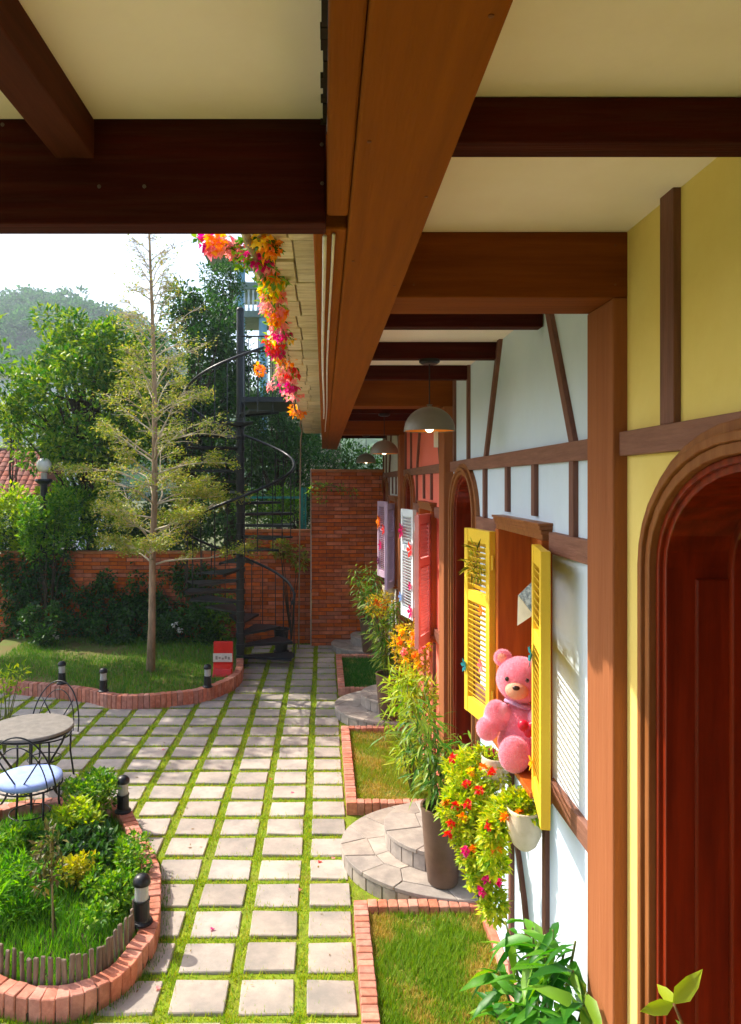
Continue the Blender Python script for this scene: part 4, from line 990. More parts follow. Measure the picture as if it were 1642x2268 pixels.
tree('background_tree', 'dark tree leaning over the tall brick wall at the veranda end', at(760, 1300, 14.0)[:2] + (0,), at(765, 1035, 14.0), (.7, .5, .45), 26, .22, 120, .08, .035, LF_DARK, seed=16, group='trees behind the back wall', tr=.06)
tree('garden_tree', 'garden tree just left of the picture that shades the rear court', (-7.0, 11.4, 0), (-7.0, 11.4, 4.9), (1.6, 2.0, 2.3), 120, .45, 100, .15, .075, LF_MID, seed=17, tr=.13)
shrub('bush', 'bright lime bush at the left edge in front of the tiled roof', at(40, 1300, 13.4)[:2] + (0,), blob(at(35, 1150, 13.4), (.75, .4, .62), 34, .2, 21), 110, .1, .05, LF_YEL, stem_m=BARK_D)
shrub('bush', 'mid green bush on top of the low wall below the globe lamp', at(170, 1320, 13.5)[:2] + (0,), blob(at(170, 1140, 13.5), (.85, .35, .6), 40, .22, 22), 120, .1, .045, LF_MID, stem_m=BARK_D)
shrub('bush', 'dark bush behind the low wall at the slender tree', at(380, 1320, 13.6)[:2] + (0,), blob(at(380, 1150, 13.6), (1.1, .35, .5), 40, .22, 23), 110, .09, .04, LF_DARK, stem_m=BARK_D)
shrub('bush', 'dark bush behind the middle wall under the stair rail', at(620, 1320, 13.9)[:2] + (0,), blob(at(600, 1120, 13.9), (.75, .3, .35), 26, .18, 24), 110, .08, .035, LF_MID, stem_m=BARK_D)

def creeper(label, xs, zr, n, seed, m=leafmat('creeper_leaf', ['#16300f', '#234818', '#33601c', '#4a7a24'], trans=.25)):
    rr = np.random.default_rng(seed); cl = [(rr.uniform(*xs), 12.84 - abs(rr.normal(0, .07)), zr[0] + (zr[1] - zr[0]) * rr.beta(1.3, 1.3), .17, .07, .17) for _ in range(n)]
    return shrub('creeper', label, ((xs[0] + xs[1]) / 2, 12.75, .1), cl, 90, .075, .045, m, 'creeper', up=0, droop=.2, stem_m=BARK_D, group='creepers on the low brick wall')
creeper('dark creeper covering the low brick wall at the left edge', (-5.6, -4.4), (.1, 1.75), 60, 31)
creeper('dark creeper on the low wall between the globe lamp and the tree', (-4.3, -3.0), (.05, 1.25), 52, 32)
creeper('dark creeper on the low wall right behind the tree trunk', (-2.95, -1.9), (.1, 1.35), 36, 33)
creeper('thin creeper sprays on the middle brick wall right of the stair', (-.75, -.35), (1.2, 1.8), 5, 34, LF_TREE)
cl = [tuple(at(x, y, 12.6)) + (.1, .05, .08) for x, y in ((700, 1075), (725, 1080), (760, 1085), (785, 1095), (715, 1105), (690, 1090))]
shrub('creeper', 'thin leafy spray hanging over the tall brick wall', at(700, 1070, 12.66), cl, 26, .06, .025, LF_MID, 'creeper', up=0)
for k, (x, yy, zz, rx, rz, mm) in enumerate(((-4.6, 12.2, .45, .5, .4, LF_DARK), (-3.6, 12.4, .35, .45, .35, LF_DARK), (-2.75, 12.45, .3, .3, .3, LF_DARK), (-2.05, 12.35, .35, .35, .35, LF_DARK), (-1.75, 12.5, .5, .25, .4, LF_MID))):
    shrub('bush', ['low dark bush at the foot of the wall, left edge', 'low dark bush at the foot of the wall, second from the left', 'low dark bush directly left of the tree trunk', 'low dark bush directly right of the tree trunk', 'rose bush with small white flowers left of the stair'][k], (x, yy, .12), blob((x, yy, zz), (rx, .25, rz), 16, .14, 40 + k), 90, .07, .04, mm, group='bushes at the wall foot')
fw = cluster_leaves([tuple(at(x, y, 12.2)) + (.025, .02, .025) for x, y in ((387, 1383), (400, 1395), (125, 1410))], 16, .05, .04, up=0, rand=1)
foliage('rose_blooms', fw, FL_WHITE, label='small white rose blooms in front of the low wall', cat='flowers', kind='stuff')

hd = [(x, 13.3 + random.uniform(-.15, .15), z, .24, .2, .22) for x in np.arange(-5.9, -1.3, .2) for z in (1.45, 1.75, 2.05)]
shrub('hedge', 'loose dark hedge rising above the low brick wall', (-3.6, 13.3, 0), hd, 70, .1, .05, LF_DARK, 'hedge', stem_m=BARK_D)
shrub('bush', 'leafy bush in front of the globe lamp post', (-4.7, 12.65, .1), blob((-4.7, 12.7, 2.0), (.55, .12, .62), 34, .16, 28), 90, .09, .045, LF_MID, stem_m=BARK_D)
tree('background_tree', 'dense dark tree filling the gap behind the stair, left of the pole', (-2.1, 16.8, 0), (-2.1, 16.8, 3.6), (1.3, .7, 1.7), 70, .34, 130, .12, .06, LF_DARK, seed=18, group='trees behind the back wall')
tree('background_tree', 'dense dark tree filling the gap behind the stair, right of the pole', (-.5, 16.6, 0), (-.6, 16.6, 3.0), (1.0, .6, 1.3), 50, .32, 120, .11, .055, LF_DARK, seed=19, group='trees behind the back wall', tr=.08)
# globe lamp on its post
t = thing('globe_lamp', 'white globe lamp on a black post above the low wall', 'lamp', at(108, 1225, 12.9)); c = Vector(at(106, 1033, 12.9)) + Vector((-.02, -.12, .02))
m = MB(); m.ell(c, (.125, .125, .125), 20, 14); m.build('globe', mat('opal_glass', C('#f0eae6'), C('#e6e0dc'), rough=.3, scale=2), t, smooth=True)
m = MB(); m.lathe([(.055, -.13), (.05, -.19), (.05, -.24), (0, -.24)], c, 16, close=False); m.build('neck', mat('opal_neck', C('#b8b0a4'), rough=.4), t)
m = MB(); m.lathe([(0, -.24), (.14, -.24), (.15, -.27), (.1, -.32), (.06, -.34), (.055, -1.6), (0, -1.6)], c, 16, close=False); m.build('post', BLACK, t)

# ------------------------------------------------------------------ potted plants on the steps
def potted(cx, cy, label, seed, hgt=1.0, n=13):
    t = thing('potted_bamboo', label, 'potted plant', (cx, cy, .122), 'potted bamboos on the steps'); z = .122; R_ = random.Random(seed)
    m = MB(); m.lathe([(0, 0), (.092, 0), (.1, .01), (.118, .15), (.135, .36), (.143, .48), (.15, .5), (.15, .515), (.135, .515), (.13, .49), (.125, .46), (0, .45)], (cx, cy, z), 32); m.build('pot', POT, t, smooth=False)
    for p in t.children: 
        for f in p.data.polygons: f.use_smooth = True
        md = p.modifiers.new('split', 'EDGE_SPLIT'); md.split_angle = math.radians(50)
    m = MB(); m.lathe([(0, .462), (.124, .462)], (cx, cy, z), 24, close=False); m.build('potting_soil', SOIL, t)
    lp = []; ld = []; zt = z + .46
    for k in range(n):
        a = R_.uniform(0, 2 * math.pi); r0 = R_.uniform(0, .08); h = hgt * R_.uniform(.55, 1.05); lean = R_.uniform(.05, .32)
        b = Vector((cx + r0 * math.cos(a), cy + r0 * math.sin(a), zt)); dirx = math.cos(a) * .8 - .15; diry = math.sin(a)
        pts = [b + Vector((dirx * lean * f * f, diry * lean * f * f, h * (f - .12 * f * f))) for f in np.linspace(0, 1, 7)]
        m = MB(); m.tube(pts, [.007 - .0008 * i for i in range(7)], 5); m.build('cane', STEM, t, smooth=True)
        for q in range(56):
            f = R_.uniform(.2, 1.0); i = min(int(f * 6), 5); s = pts[i].lerp(pts[i + 1], f * 6 - i); aa = R_.uniform(0, 2 * math.pi); o = R_.uniform(0, .12)
            dd = Vector((math.cos(aa), math.sin(aa), R_.uniform(-.5, .35))); lp.append(s + dd * o); ld.append(dd + Vector((-.1, -.1, R_.uniform(-.5, .2))))
    lp = np.array([tuple(p) for p in lp]); ld = np.array([tuple(p) for p in ld]); keep = lp[:, 0] < 1.0; lp, ld = lp[keep], ld[keep]
    foliage('leaves', leaves(lp, ld, rng.uniform(.07, .15, len(lp)), rng.uniform(.014, .024, len(lp)), .15, .35, 2), LF_BAMB, t)
potted(.80, 4.97, 'tall brown pot with a leafy bamboo on the nearest round steps', 3, .85, 10)
potted(.74, 8.43, 'tall brown pot with a leafy bamboo on the second round steps', 4, 1.05, 12)
potted(.72, 11.75, 'tall brown pot with a leafy bamboo by the back wall', 5, 1.1, 11)
# second bamboo planted in the middle strip before the coral wall
cl = blob((.76, 6.55, .72), (.17, .25, .48), 22, .12, 55)
shrub('bamboo_shrub', 'yellow green bamboo shrub growing in the middle lawn strip', (.78, 6.55, .05), cl, 34, .13, .02, leafmat('bamboo_lime', ['#6f9a20', '#9ab830', '#c0c844', '#5f8a1c'], trans=.45), seg=2, droop=.35)

# ------------------------------------------------------------------ wall flower pots
CREAM = mat('cream_pot', C('#d6c8b0'), C('#c6b698'), rough=.75, scale=10, bump=.15, bscale=40)
def flowerpot(c, label, fol, flowers, leafm, n_per=70, scale=1.0, L=.04):
    t = thing('wall_flower_pot', label, 'flower pot', c, 'flower pots hung under the windows')
    m = MB(); s = scale
    m.lathe([(0, 0), (.035 * s, 0), (.06 * s, .02 * s), (.085 * s, .07 * s), (.093 * s, .12 * s), (.085 * s, .165 * s), (.09 * s, .18 * s), (.082 * s, .18 * s), (.075 * s, .16 * s), (0, .15 * s)], c, 24, sx=.85)
    m.build('pot', CREAM, t, smooth=True)
    m = MB(); m.tube([(c[0] + .07 * s, c[1], c[2] + .17 * s), (XW - .005, c[1], c[2] + .2 * s)], .004, 5); m.build('hook', BLACK, t)
    foliage('leaves', cluster_leaves(fol, n_per, L, L * .45, up=.1, rand=1.0), leafm, t)
    for q in fol[:8]:
        m = MB(); a = Vector(c) + Vector((0, 0, .16 * s)); b = Vector(q[:3]); m.tube([a, a.lerp(b, .5) + Vector((-.03, 0, .03)), b], .0025, 4); m.build('stem', STEM, t)
    for i, (p, mm, r) in enumerate(flowers):
        f = cluster_leaves([tuple(p) + (r * .22, r * .22, r * .22)], 18, r * .85, r * .7, up=.2, rand=.5, fold=.35, bend=.5); foliage('bloom', f, mm, t)
def dc(lst, r):    # picture position and distance -> cluster
    return [tuple(at(x, y, Y)) + (r, r, r) for x, y, Y in lst]
folA = dc([(1010, 1700, 4.25), (1035, 1690, 4.2), (1065, 1680, 4.15), (1090, 1690, 4.1), (1050, 1720, 4.1), (1020, 1735, 4.1), (1080, 1730, 4.05), (1100, 1712, 4.05), (1040, 1760, 4.0), (1010, 1770, 4.05), (1070, 1765, 4.0), (1030, 1795, 3.95), (1000, 1800, 4.0), (1060, 1800, 3.95), (1045, 1830, 3.9), (1015, 1835, 3.95), (1040, 1865, 3.9), (1060, 1850, 3.9), (1065, 1890, 3.88), (1045, 1900, 3.88), (1075, 1930, 3.85), (1058, 1945, 3.85), (1082, 1965, 3.82), (1090, 1995, 3.8), (1095, 2012, 3.8)], .068)
folB = dc([(1120, 1790, 3.5), (1140, 1775, 3.5), (1160, 1780, 3.45), (1105, 1800, 3.55), (1095, 1820, 3.55), (1110, 1830, 3.5), (1180, 1795, 3.42), (1085, 1850, 3.55), (1100, 1862, 3.55), (1088, 1890, 3.58), (1098, 1915, 3.6)], .055)
fA = [(at(x, y, Y), mm, .032) for x, y, Y, mm in ((1003, 1680, 4.15, FL_RED), (1035, 1735, 3.98, FL_RED), (1062, 1750, 3.9, FL_RED), (1090, 1712, 3.95, FL_RED), (988, 1778, 4.0, FL_ORG), (1010, 1785, 3.92, FL_RED), (1036, 1783, 3.88, FL_RED), (992, 1850, 3.9, FL_RED), (1000, 1825, 3.9, FL_RED), (1032, 1885, 3.8, FL_MAG), (1078, 1948, 3.76, FL_MAG), (1105, 1952, 3.74, FL_MAG), (1070, 1700, 4.0, FL_ORG), (1025, 1810, 3.88, FL_ORG), (1050, 1880, 3.82, FL_ORG), (1042, 1710, 4.05, FL_YEL), (1090, 1668, 4.1, FL_MAG), (1068, 1975, 3.75, FL_MAG))]
fB = [(at(x, y, Y), mm, .03) for x, y, Y, mm in ((1150, 1800, 3.4, FL_ORG), (1120, 1812, 3.42, FL_ORG), (1085, 1830, 3.5, FL_RED), (1100, 1880, 3.5, FL_ORG))]
flowerpot((.945, 4.08, 1.12), 'cream wall pot trailing red flowers, under the far side of the blue front window', folA, fA, LF_FLOW, 170, 1.0, .045)
flowerpot((.935, 3.45, 1.10), 'cream wall pot with lime foliage, under the yellow near shutter', folB, fB, LF_FLOW, 150, 1.05, .045)
# coral front
folC = dc([(885, 1405, 7.4), (905, 1395, 7.3), (925, 1400, 7.2), (880, 1425, 7.3), (900, 1430, 7.2), (920, 1430, 7.1), (940, 1425, 7.0), (890, 1450, 7.2), (910, 1460, 7.1), (930, 1460, 7.0), (895, 1475, 7.2), (915, 1480, 7.0), (935, 1490, 6.95)], .085)
fC = [(at(x, y, Y), mm, .05) for x, y, Y, mm in ((885, 1420, 7.1, FL_ORG), (895, 1445, 7.0, FL_PINK), (910, 1425, 7.0, FL_YEL), (920, 1450, 6.9, FL_ORG), (900, 1465, 7.0, FL_YEL), (935, 1440, 6.9, FL_PINK), (945, 1430, 6.9, FL_YEL), (890, 1400, 7.2, FL_YEL), (915, 1410, 7.0, FL_ORG), (925, 1475, 6.9, FL_YEL))]
flowerpot((.93, 7.25, 1.12), 'wall pot overflowing with orange and yellow flowers on the coral front', folC, fC, leafmat('gold_leaf', ['#a8b024', '#d0b82c', '#c89a38', '#8a9a20', '#d8a058'], trans=.45), 60, 1.2, .055)
folD = dc([(825, 1335, 10.6), (840, 1330, 10.5), (855, 1325, 10.4), (830, 1350, 10.4), (848, 1350, 10.3), (862, 1345, 10.2)], .11)
fD = [(at(x, y, Y), mm, .07) for x, y, Y, mm in ((835, 1335, 10.2, FL_ORG), (858, 1335, 10.1, FL_YEL), (848, 1345, 10.1, FL_ORG))]
flowerpot((.93, 10.6, 1.12), 'wall pot with orange flowers on the far white front', folD, fD, leafmat('gold_leaf', []), 60, 1.2, .06)

# ------------------------------------------------------------------ glossy shrub, bottom right, and seedling
t = thing('glossy_shrub', 'glossy broad leaved shrub at the foot of the nearest post', 'shrub', (.88, 2.95, .05))
R_ = random.Random(9); lp = []; ld = []; LL = []
tips = [(1120, 2040, 3.05), (1180, 2055, 2.95), (1225, 2060, 2.85), (1275, 2085, 2.75), (1160, 2130, 3.0), (1215, 2140, 2.9), (1270, 2150, 2.7), (1105, 2150, 3.1), (1140, 2200, 3.0), (1190, 2210, 2.85), (1250, 2215, 2.7), (1300, 2200, 2.6), (1120, 2260, 3.0), (1170, 2275, 2.9), (1230, 2280, 2.75), (1290, 2270, 2.6), (1090, 2215, 3.15), (1320, 2260, 2.55), (1205, 2100, 2.9), (1250, 2110, 2.8)]
for (x, y, Y) in tips:
    e = Vector(at(x, y, Y)); b = Vector((.88 + R_.uniform(-.1, .05), 2.95 + R_.uniform(-.1, .1), .06)); mid = b.lerp(e, .6) + Vector((.02, 0, .08))
    m = MB(); m.tube([b, mid, e], [.011, .008, .004], 6); m.build('stem', STEM, t, smooth=True)
    for k in range(13):
        f = R_.uniform(.6, 1.0); s = mid.lerp(e, f) if f > .8 else mid.lerp(e, f); a = R_.uniform(0, 2 * math.pi)
        d = Vector((math.cos(a), math.sin(a), R_.uniform(-.6, .6))); lp.append(s); ld.append(d); LL.append(R_.uniform(.1, .19))
lp = np.array([tuple(p) for p in lp]); ld = np.array([tuple(p) for p in ld]); LL = np.array(LL)
k_ = (lp[:, 0] + ld[:, 0] * LL) < .955; lp, ld, LL = lp[k_], ld[k_], LL[k_]
o = foliage('leaves', leaves(lp, ld, LL, LL * .3, .18, .4, 2), LF_BIG, t)
for p in o.data.polygons: p.use_smooth = True
t = thing('seedling', 'young plant with three lime leaves before the yellow front door', 'plant', (.93, 1.95, .0))
e = Vector(at(1492, 2222, 1.9)); m = MB(); m.tube([(.93, 1.95, 0), (.95, 1.93, .8), Vector(at(1510, 2262, 1.9)), e], [.008, .007, .005, .004], 6); m.build('stem', mat('red_stem', C('#8a6a3a'), rough=.7), t, smooth=True)
P0 = []; D0 = []; L0 = []; W0 = []
for (x, y, dy, w) in ((1418, 2242, 0.02, .042), (1557, 2148, -.02, .046), (1455, 2178, .05, .034), (1480, 2190, .08, .015)):
    q = Vector(at(x, y, 1.9 + dy)); d = q - e; P0.append(tuple(e)); D0.append(tuple(d.normalized())); L0.append(d.length); W0.append(w)
V, F = leaves(np.array(P0), np.array(D0), np.array(L0), np.array(W0), .12, .04, 2, S=np.cross(np.array(D0), np.array([[.25, -.9, .35], [-.3, -.9, .3], [.1, -.9, .4], [0, -.9, .4]]))); o = foliage('leaves', (V, F), LF_SEED, t)
for p in o.data.polygons: p.use_smooth = True
V, F = leaves(np.array([at(1540, 2300, 1.9)] * 3), np.array([(.3, 0, .5), (-.5, .1, .45), (.6, .2, .35)]), np.array([.05, .06, .06]), np.array([.02] * 3), .12, .1, 2)
foliage('lower_leaves', (V, F), LF_BIG, t)

# ------------------------------------------------------------------ front bed planting
def bedshrub(label, x, y, Y, r, n, mm, L=.05, W=.025, seed=0, n_per=55):
    r = (r[0] * 1.15, r[1] * 1.15, r[2] * .55); c = at(x, y, Y); c = (c[0], c[1], max(c[2] * .6, r[2] * .75 + .06))
    shrub('bed_shrub', label, (c[0], c[1], .05), blob(c, r, n, .07, seed), n_per, L, W, mm, group='shrubs in the front flower bed')
bedshrub('fine leaved shrub beside the blue cushioned chair', 205, 1700, 6.0, (.17, .2, .2), 26, LF_MID, seed=61)
bedshrub('yellow green feathery shrub between the chair and the far bollard', 175, 1760, 5.6, (.15, .18, .2), 22, LF_YEL, seed=62)
bedshrub('dark leaved low shrub below the chair cushion', 170, 1840, 5.3, (.25, .25, .16), 28, LF_DARK, .06, .035, seed=63)
bedshrub('lime ground cover at the inner edge of the front kerb', 255, 1880, 5.1, (.17, .35, .12), 26, LF_MID, .04, .022, seed=64)
bedshrub('green ground cover behind the nearest bollard', 250, 1960, 4.75, (.15, .25, .14), 22, LF_MID, .045, .025, seed=65)
bedshrub('tall grassy green clump at the left edge of the front bed', 30, 1930, 4.8, (.25, .3, .22), 26, leafmat('bed_blades', []), .1, .014, seed=66)
bedshrub('golden shrub in the middle of the front bed', 170, 1870, 5.0, (.1, .12, .12), 11, leafmat('gold_bed', ['#a8a81c', '#c8b82a', '#8a9a1c'], trans=.4), .04, .022, seed=67)
bedshrub('bushy green shrub below the chair at the left edge', 50, 1830, 5.4, (.25, .2, .1), 20, LF_MID, .05, .03, seed=68)
t = thing('staked_sapling', 'thin sapling tied to a wooden stake in the front bed', 'sapling', at(118, 2070, 4.45)[:2] + (.05,))
b0 = Vector(at(118, 2090, 4.45)); m = MB(); m.tube([b0, at(116, 1960, 4.45), at(112, 1860, 4.45)], [.007, .006, .005], 6); m.build('stake', mat('stake', C('#a08a64'), rough=.9), t)
m = MB(); m.tube([b0 + Vector((.02, .01, 0)), at(112, 1950, 4.47), at(100, 1860, 4.47), at(110, 1820, 4.5)], [.005, .004, .003, .002], 5); m.build('trunk', BARK_D, t)
foliage('crown', cluster_leaves(dc([(105, 1850, 4.47), (120, 1870, 4.45), (95, 1880, 4.45), (112, 1905, 4.46), (90, 1920, 4.46), (125, 1930, 4.46), (100, 1955, 4.46)], .05), 24, .06, .024, up=-.1, rand=.9), leafmat('sapling_leaf', ['#3a4a1c', '#55602a', '#6a5a2c', '#7a7a34']), t)
shrub('potted_twig', 'pale leafy sprays at the left edge beside the far wire chair', at(10, 1575, 7.6)[:2] + (0,), dc([(5, 1500, 7.6), (25, 1495, 7.6), (45, 1488, 7.6), (15, 1520, 7.6), (40, 1520, 7.6), (5, 1540, 7.6)], .07), 22, .07, .025, LF_YEL)

# ------------------------------------------------------------------ bougainvillea along the eave
t = thing('bougainvillea', 'bougainvillea with yellow, orange and magenta bracts climbing along the eave edge', 'climber', (-.3, 12.3, 0))
def Yb(y): return .86 * K / (1070 - y)
spine = [(-.42, 12.5, 0), (-.4, 12.45, 2.0), (-.38, 12.3, 3.5)] + [(-.345 + .1 * f - .02 * math.sin(f * 20), 12 - 9.5 * f, 3.66 + .02 * math.sin(f * 31)) for f in np.linspace(0, 1, 22)]
m = MB(); m.tube(spine, .012, 6); m.build('stem', BARK, t, smooth=True)
seq = [(528, 565, 598, FL_YEL, 6), (540, 580, 604, FL_ORG, 5), (571, 558, 590, FL_MAG, 8), (558, 590, 606, FL_ORG, 4), (590, 592, 612, FL_PINK, 4), (605, 598, 616, FL_ORG, 3), (625, 590, 620, FL_YEL, 7), (645, 588, 624, FL_YEL, 4), (660, 586, 626, FL_PINK, 5), (680, 592, 628, FL_PINK, 6), (698, 598, 634, FL_ORG, 5), (716, 604, 634, FL_PINK, 4), (732, 616, 638, FL_MAG, 5), (748, 610, 640, FL_YEL, 3), (762, 595, 622, FL_RED, 7), (772, 600, 622, FL_MAG, 7), (790, 615, 645, FL_ORG, 3), (806, 624, 648, FL_PINK, 4), (818, 630, 652, FL_RED, 6), (833, 618, 650, FL_PINK, 7), (850, 628, 655, FL_MAG, 5), (868, 634, 658, FL_PINK, 4), (915, 645, 668, FL_ORG, 4)]
allcl = []
for (y, xa, xb, mm, n) in seq:
    cl = []
    for k in range(n):
        yy = y + random.uniform(-9, 9); Yd = min(Yb(yy), 11.5) + random.uniform(-.1, .1); x = random.uniform(xa, xb); p = at(x, yy, Yd); r = .016 + .0045 * Yd
        cl.append((p[0], p[1], p[2], r, r, r)); allcl.append((p[0], p[1], p[2] + .005, r * 1.3, r * 1.3, r))
    foliage('flower_cluster', cluster_leaves(cl, 22, .012 + .005 * Yb(y), .011 + .004 * Yb(y), up=0, rand=1.2, fold=.35, bend=.5), mm, t, kind='stuff')
for (x, y, Yd, mm) in ((462, 540, 2.9, FL_MAG), (475, 548, 2.9, FL_PINK), (490, 545, 2.95, FL_PINK), (512, 552, 3.0, FL_PINK), (530, 552, 2.95, FL_PINK), (478, 535, 2.85, FL_ORG), (575, 815, 6.5, FL_ORG), (578, 822, 6.5, FL_ORG), (601, 856, 7.2, FL_PINK)):
    p = at(x, y, Yd); r = .022 + .003 * Yd; foliage('flower_cluster', cluster_leaves([p + (r, r, r)], 40, .03, .026, up=0, rand=1.2, fold=.35, bend=.5), mm, t, kind='stuff')
lf = cluster_leaves(allcl[::2] + [tuple(at(x, y, 2.95)) + (.035, .035, .03) for x, y in ((500, 540), (520, 560), (545, 545), (540, 575), (555, 600), (450, 530))], 16, .04, .022, up=0, rand=1.0)
foliage('leaves', lf, LF_MID, t)
m = MB()
for pth in ([(600, 560), (560, 545), (520, 548), (470, 540)], [(598, 590), (570, 575), (552, 570)], [(640, 820), (605, 815), (576, 818)], [(645, 850), (620, 853), (601, 856)]):
    m = MB(); m.tube([at(x, y, 2.95 if y < 700 else 6.6) for x, y in pth], .004, 5); m.build('spray', BARK, t, smooth=True)

# ------------------------------------------------------------------ bear, heart and ornament on the window
t = thing('teddy_bear', 'pink teddy bear sitting on the window sill between the yellow shutters', 'teddy bear', (.965, 3.74, 1.40))
fd = Vector((-.32, -.95, 0)).normalized(); sd = Vector((fd.y, -fd.x, 0)); sd = Vector((-fd.y, fd.x, 0)) * -1   # sd: towards picture left
if sd.x > 0: sd = -sd
B0 = Vector((1.0, 3.76, 1.405))
BS = .92
def bp(s, f, z): return B0 + (sd * s + fd * f + Vector((0, 0, z))) * BS
m = MB(); RB = Matrix((( sd.x, fd.x, 0), (sd.y, fd.y, 0), (0, 0, 1)))
m.ell(bp(0, .0, .16), (0.0966, 0.0828, 0.1380), 20, 14, RB); m.ell(bp(0, .02, .09), (0.1058, 0.0920, 0.0920), 20, 14, RB)
m.ell(bp(0, .03, .44), (0.1122, 0.1030, 0.1086), 24, 16, RB)
for s in (-1, 1): m.ell(bp(s * .095, .0, .545), (0.0414, 0.0230, 0.0414), 14, 10, RB)
m.ell(bp(.125, .05, .235), (0.0570, 0.0506, 0.0828), 16, 12, RB @ Matrix.Rotation(-.75, 3, 'Y')); m.ell(bp(.17, .08, .17), (0.0506, 0.0506, 0.0552), 16, 12, RB)
m.ell(bp(-.115, .07, .235), (0.0506, 0.0506, 0.0782), 16, 12, RB @ Matrix.Rotation(.6, 3, 'Y')); m.ell(bp(-.1, .13, .2), (0.0442, 0.0460, 0.0442), 16, 12, RB)
m.ell(bp(.02, .13, .075), (0.0690, 0.1058, 0.0736), 18, 12, RB); m.ell(bp(.02, .2, .085), (0.0690, 0.0460, 0.0828), 18, 12, RB)
m.ell(bp(-.13, .11, .065), (0.0644, 0.1012, 0.0644), 18, 12, RB); m.ell(bp(-.15, .18, .075), (0.0626, 0.0414, 0.0736), 18, 12, RB)
PINK = mat('pink_plush', C('#f9b4c8'), C('#f5a4bc'), rough=.95, scale=40, bump=.9, bscale=160, spec=.1, bdist=.006, dirt=C('#fbc4d0'), dirt_scale=14, dirt_amt=.5)
body = m.build('body', PINK, t)
md = body.modifiers.new('remesh', 'REMESH'); md.mode = 'VOXEL'; md.voxel_size = .007; md.use_smooth_shade = True
md = body.modifiers.new('smooth', 'SMOOTH'); md.iterations = 6; md.factor = .6
def fur():
    els = [(bp(0, 0, .16), (.097, .083, .138)), (bp(0, .02, .09), (.106, .092, .092)), (bp(0, .03, .44), (.112, .103, .109)), (bp(.17, .08, .17), (.051, .051, .055)), (bp(-.1, .13, .2), (.044, .046, .044)),
           (bp(.02, .13, .075), (.069, .106, .074)), (bp(.02, .2, .085), (.069, .046, .083)), (bp(-.13, .11, .065), (.064, .1, .064)), (bp(-.15, .18, .075), (.063, .041, .074)), (bp(.095, 0, .545), (.041, .023, .041)), (bp(-.095, 0, .545), (.041, .023, .041)), (bp(.125, .05, .235), (.057, .05, .075)), (bp(-.115, .07, .235), (.05, .05, .07))]
    Rm = np.array(RB); P_ = []; N_ = []
    for k, (c, r) in enumerate(els):
        n = int(60000 * (r[0] * r[1] + r[1] * r[2] + r[0] * r[2]) / .03); d = norm(rng.normal(0, 1, (n, 3))); p = d * np.array(r); nn = norm(d / np.array(r))
        p = p @ Rm.T + np.array(c); nn = nn @ Rm.T; ok = np.ones(n, bool)
        for j, (c2, r2) in enumerate(els):
            if j == k: continue
            q = ((p - np.array(c2)) @ Rm) / (np.array(r2) * .97); ok &= (q ** 2).sum(1) > 1
        P_.append(p[ok] - nn[ok] * .004); N_.append(nn[ok])
    P_ = np.concatenate(P_); N_ = np.concatenate(N_); D_ = N_ + rng.normal(0, .45, P_.shape) + np.array([0, 0, -.35]); D_ = norm(D_)
    S_ = norm(np.cross(D_, rng.normal(0, 1, D_.shape))); w = .0011; l = rng.uniform(.007, .015, (len(P_), 1))
    V = np.stack([P_ - S_ * w, P_ + S_ * w, P_ + D_ * l], 1).reshape(-1, 3); i = np.arange(len(P_))[:, None] * 3
    return V, (i + np.array([[0, 1, 2]])).reshape(-1, 3)
foliage('fur', fur(), leafmat('pink_fur', ['#f8b2c6', '#fbc4d2', '#fdd6de', '#f9bccc'], rough=.9, trans=.25, spec=.1), t, kind='stuff')
m = MB(); m.ell(bp(.01, .125, .405), (0.0570, 0.0414, 0.0460), 18, 12, RB); mz = m.build('muzzle', mat('peach_plush', C('#f5b69a'), C('#eea488'), rough=.95, scale=40, bump=.8, bscale=160, spec=.1, bdist=.005), t, smooth=True)
m = MB(); m.ell(bp(.012, .168, .428), (0.0184, 0.0110, 0.0120), 12, 8, RB); m.build('nose', mat('bear_nose', C('#3a2420'), rough=.3), mz, smooth=True)
for s in (-1, 1): m = MB(); m.ell(bp(.01 + s * .052, .128, .462), (0.0110, 0.0083, 0.0120), 12, 8, RB); m.build('eye', mat('bear_eye', C('#1a1210'), rough=.1, spec=.8), t, smooth=True)
for s in (-1, 1): m = MB(); m.ell(bp(s * .097, .018, .547), (0.0258, 0.0110, 0.0258), 12, 8, RB); m.build('inner_ear', mat('peach_plush', C('#f5b69a')), t, smooth=True)
m = MB(); m.tube([bp(.075 * math.cos(a), .02 + .075 * math.sin(a), .315 + .012 * math.sin(2 * a)) for a in np.linspace(0, 2 * math.pi, 25)], .012, 8); m.build('neck_ribbon', mat('ribbon', C('#d9a8c8'), C('#8a6a98'), rough=.7, scale=30), t, smooth=True)
m = MB(); hc = bp(-.055, .215, .235)
for s in (-1, 1): m.ell(hc + sd * (s * .024) + Vector((0, 0, .012)), (0.0276, 0.0221, 0.0276), 14, 10, RB)
m.ell(hc - Vector((0, 0, .015)), (0.0239, 0.0202, 0.0294), 14, 10, RB)
hb = m.build('red_heart', mat('red_satin', C('#d81c3c'), C('#c01030'), rough=.35, scale=10))
md = hb.modifiers.new('remesh', 'REMESH'); md.mode = 'VOXEL'; md.voxel_size = .005; md.use_smooth_shade = True
tagp(hb, 'shiny red heart cushion held in the pink bear paw', 'cushion')

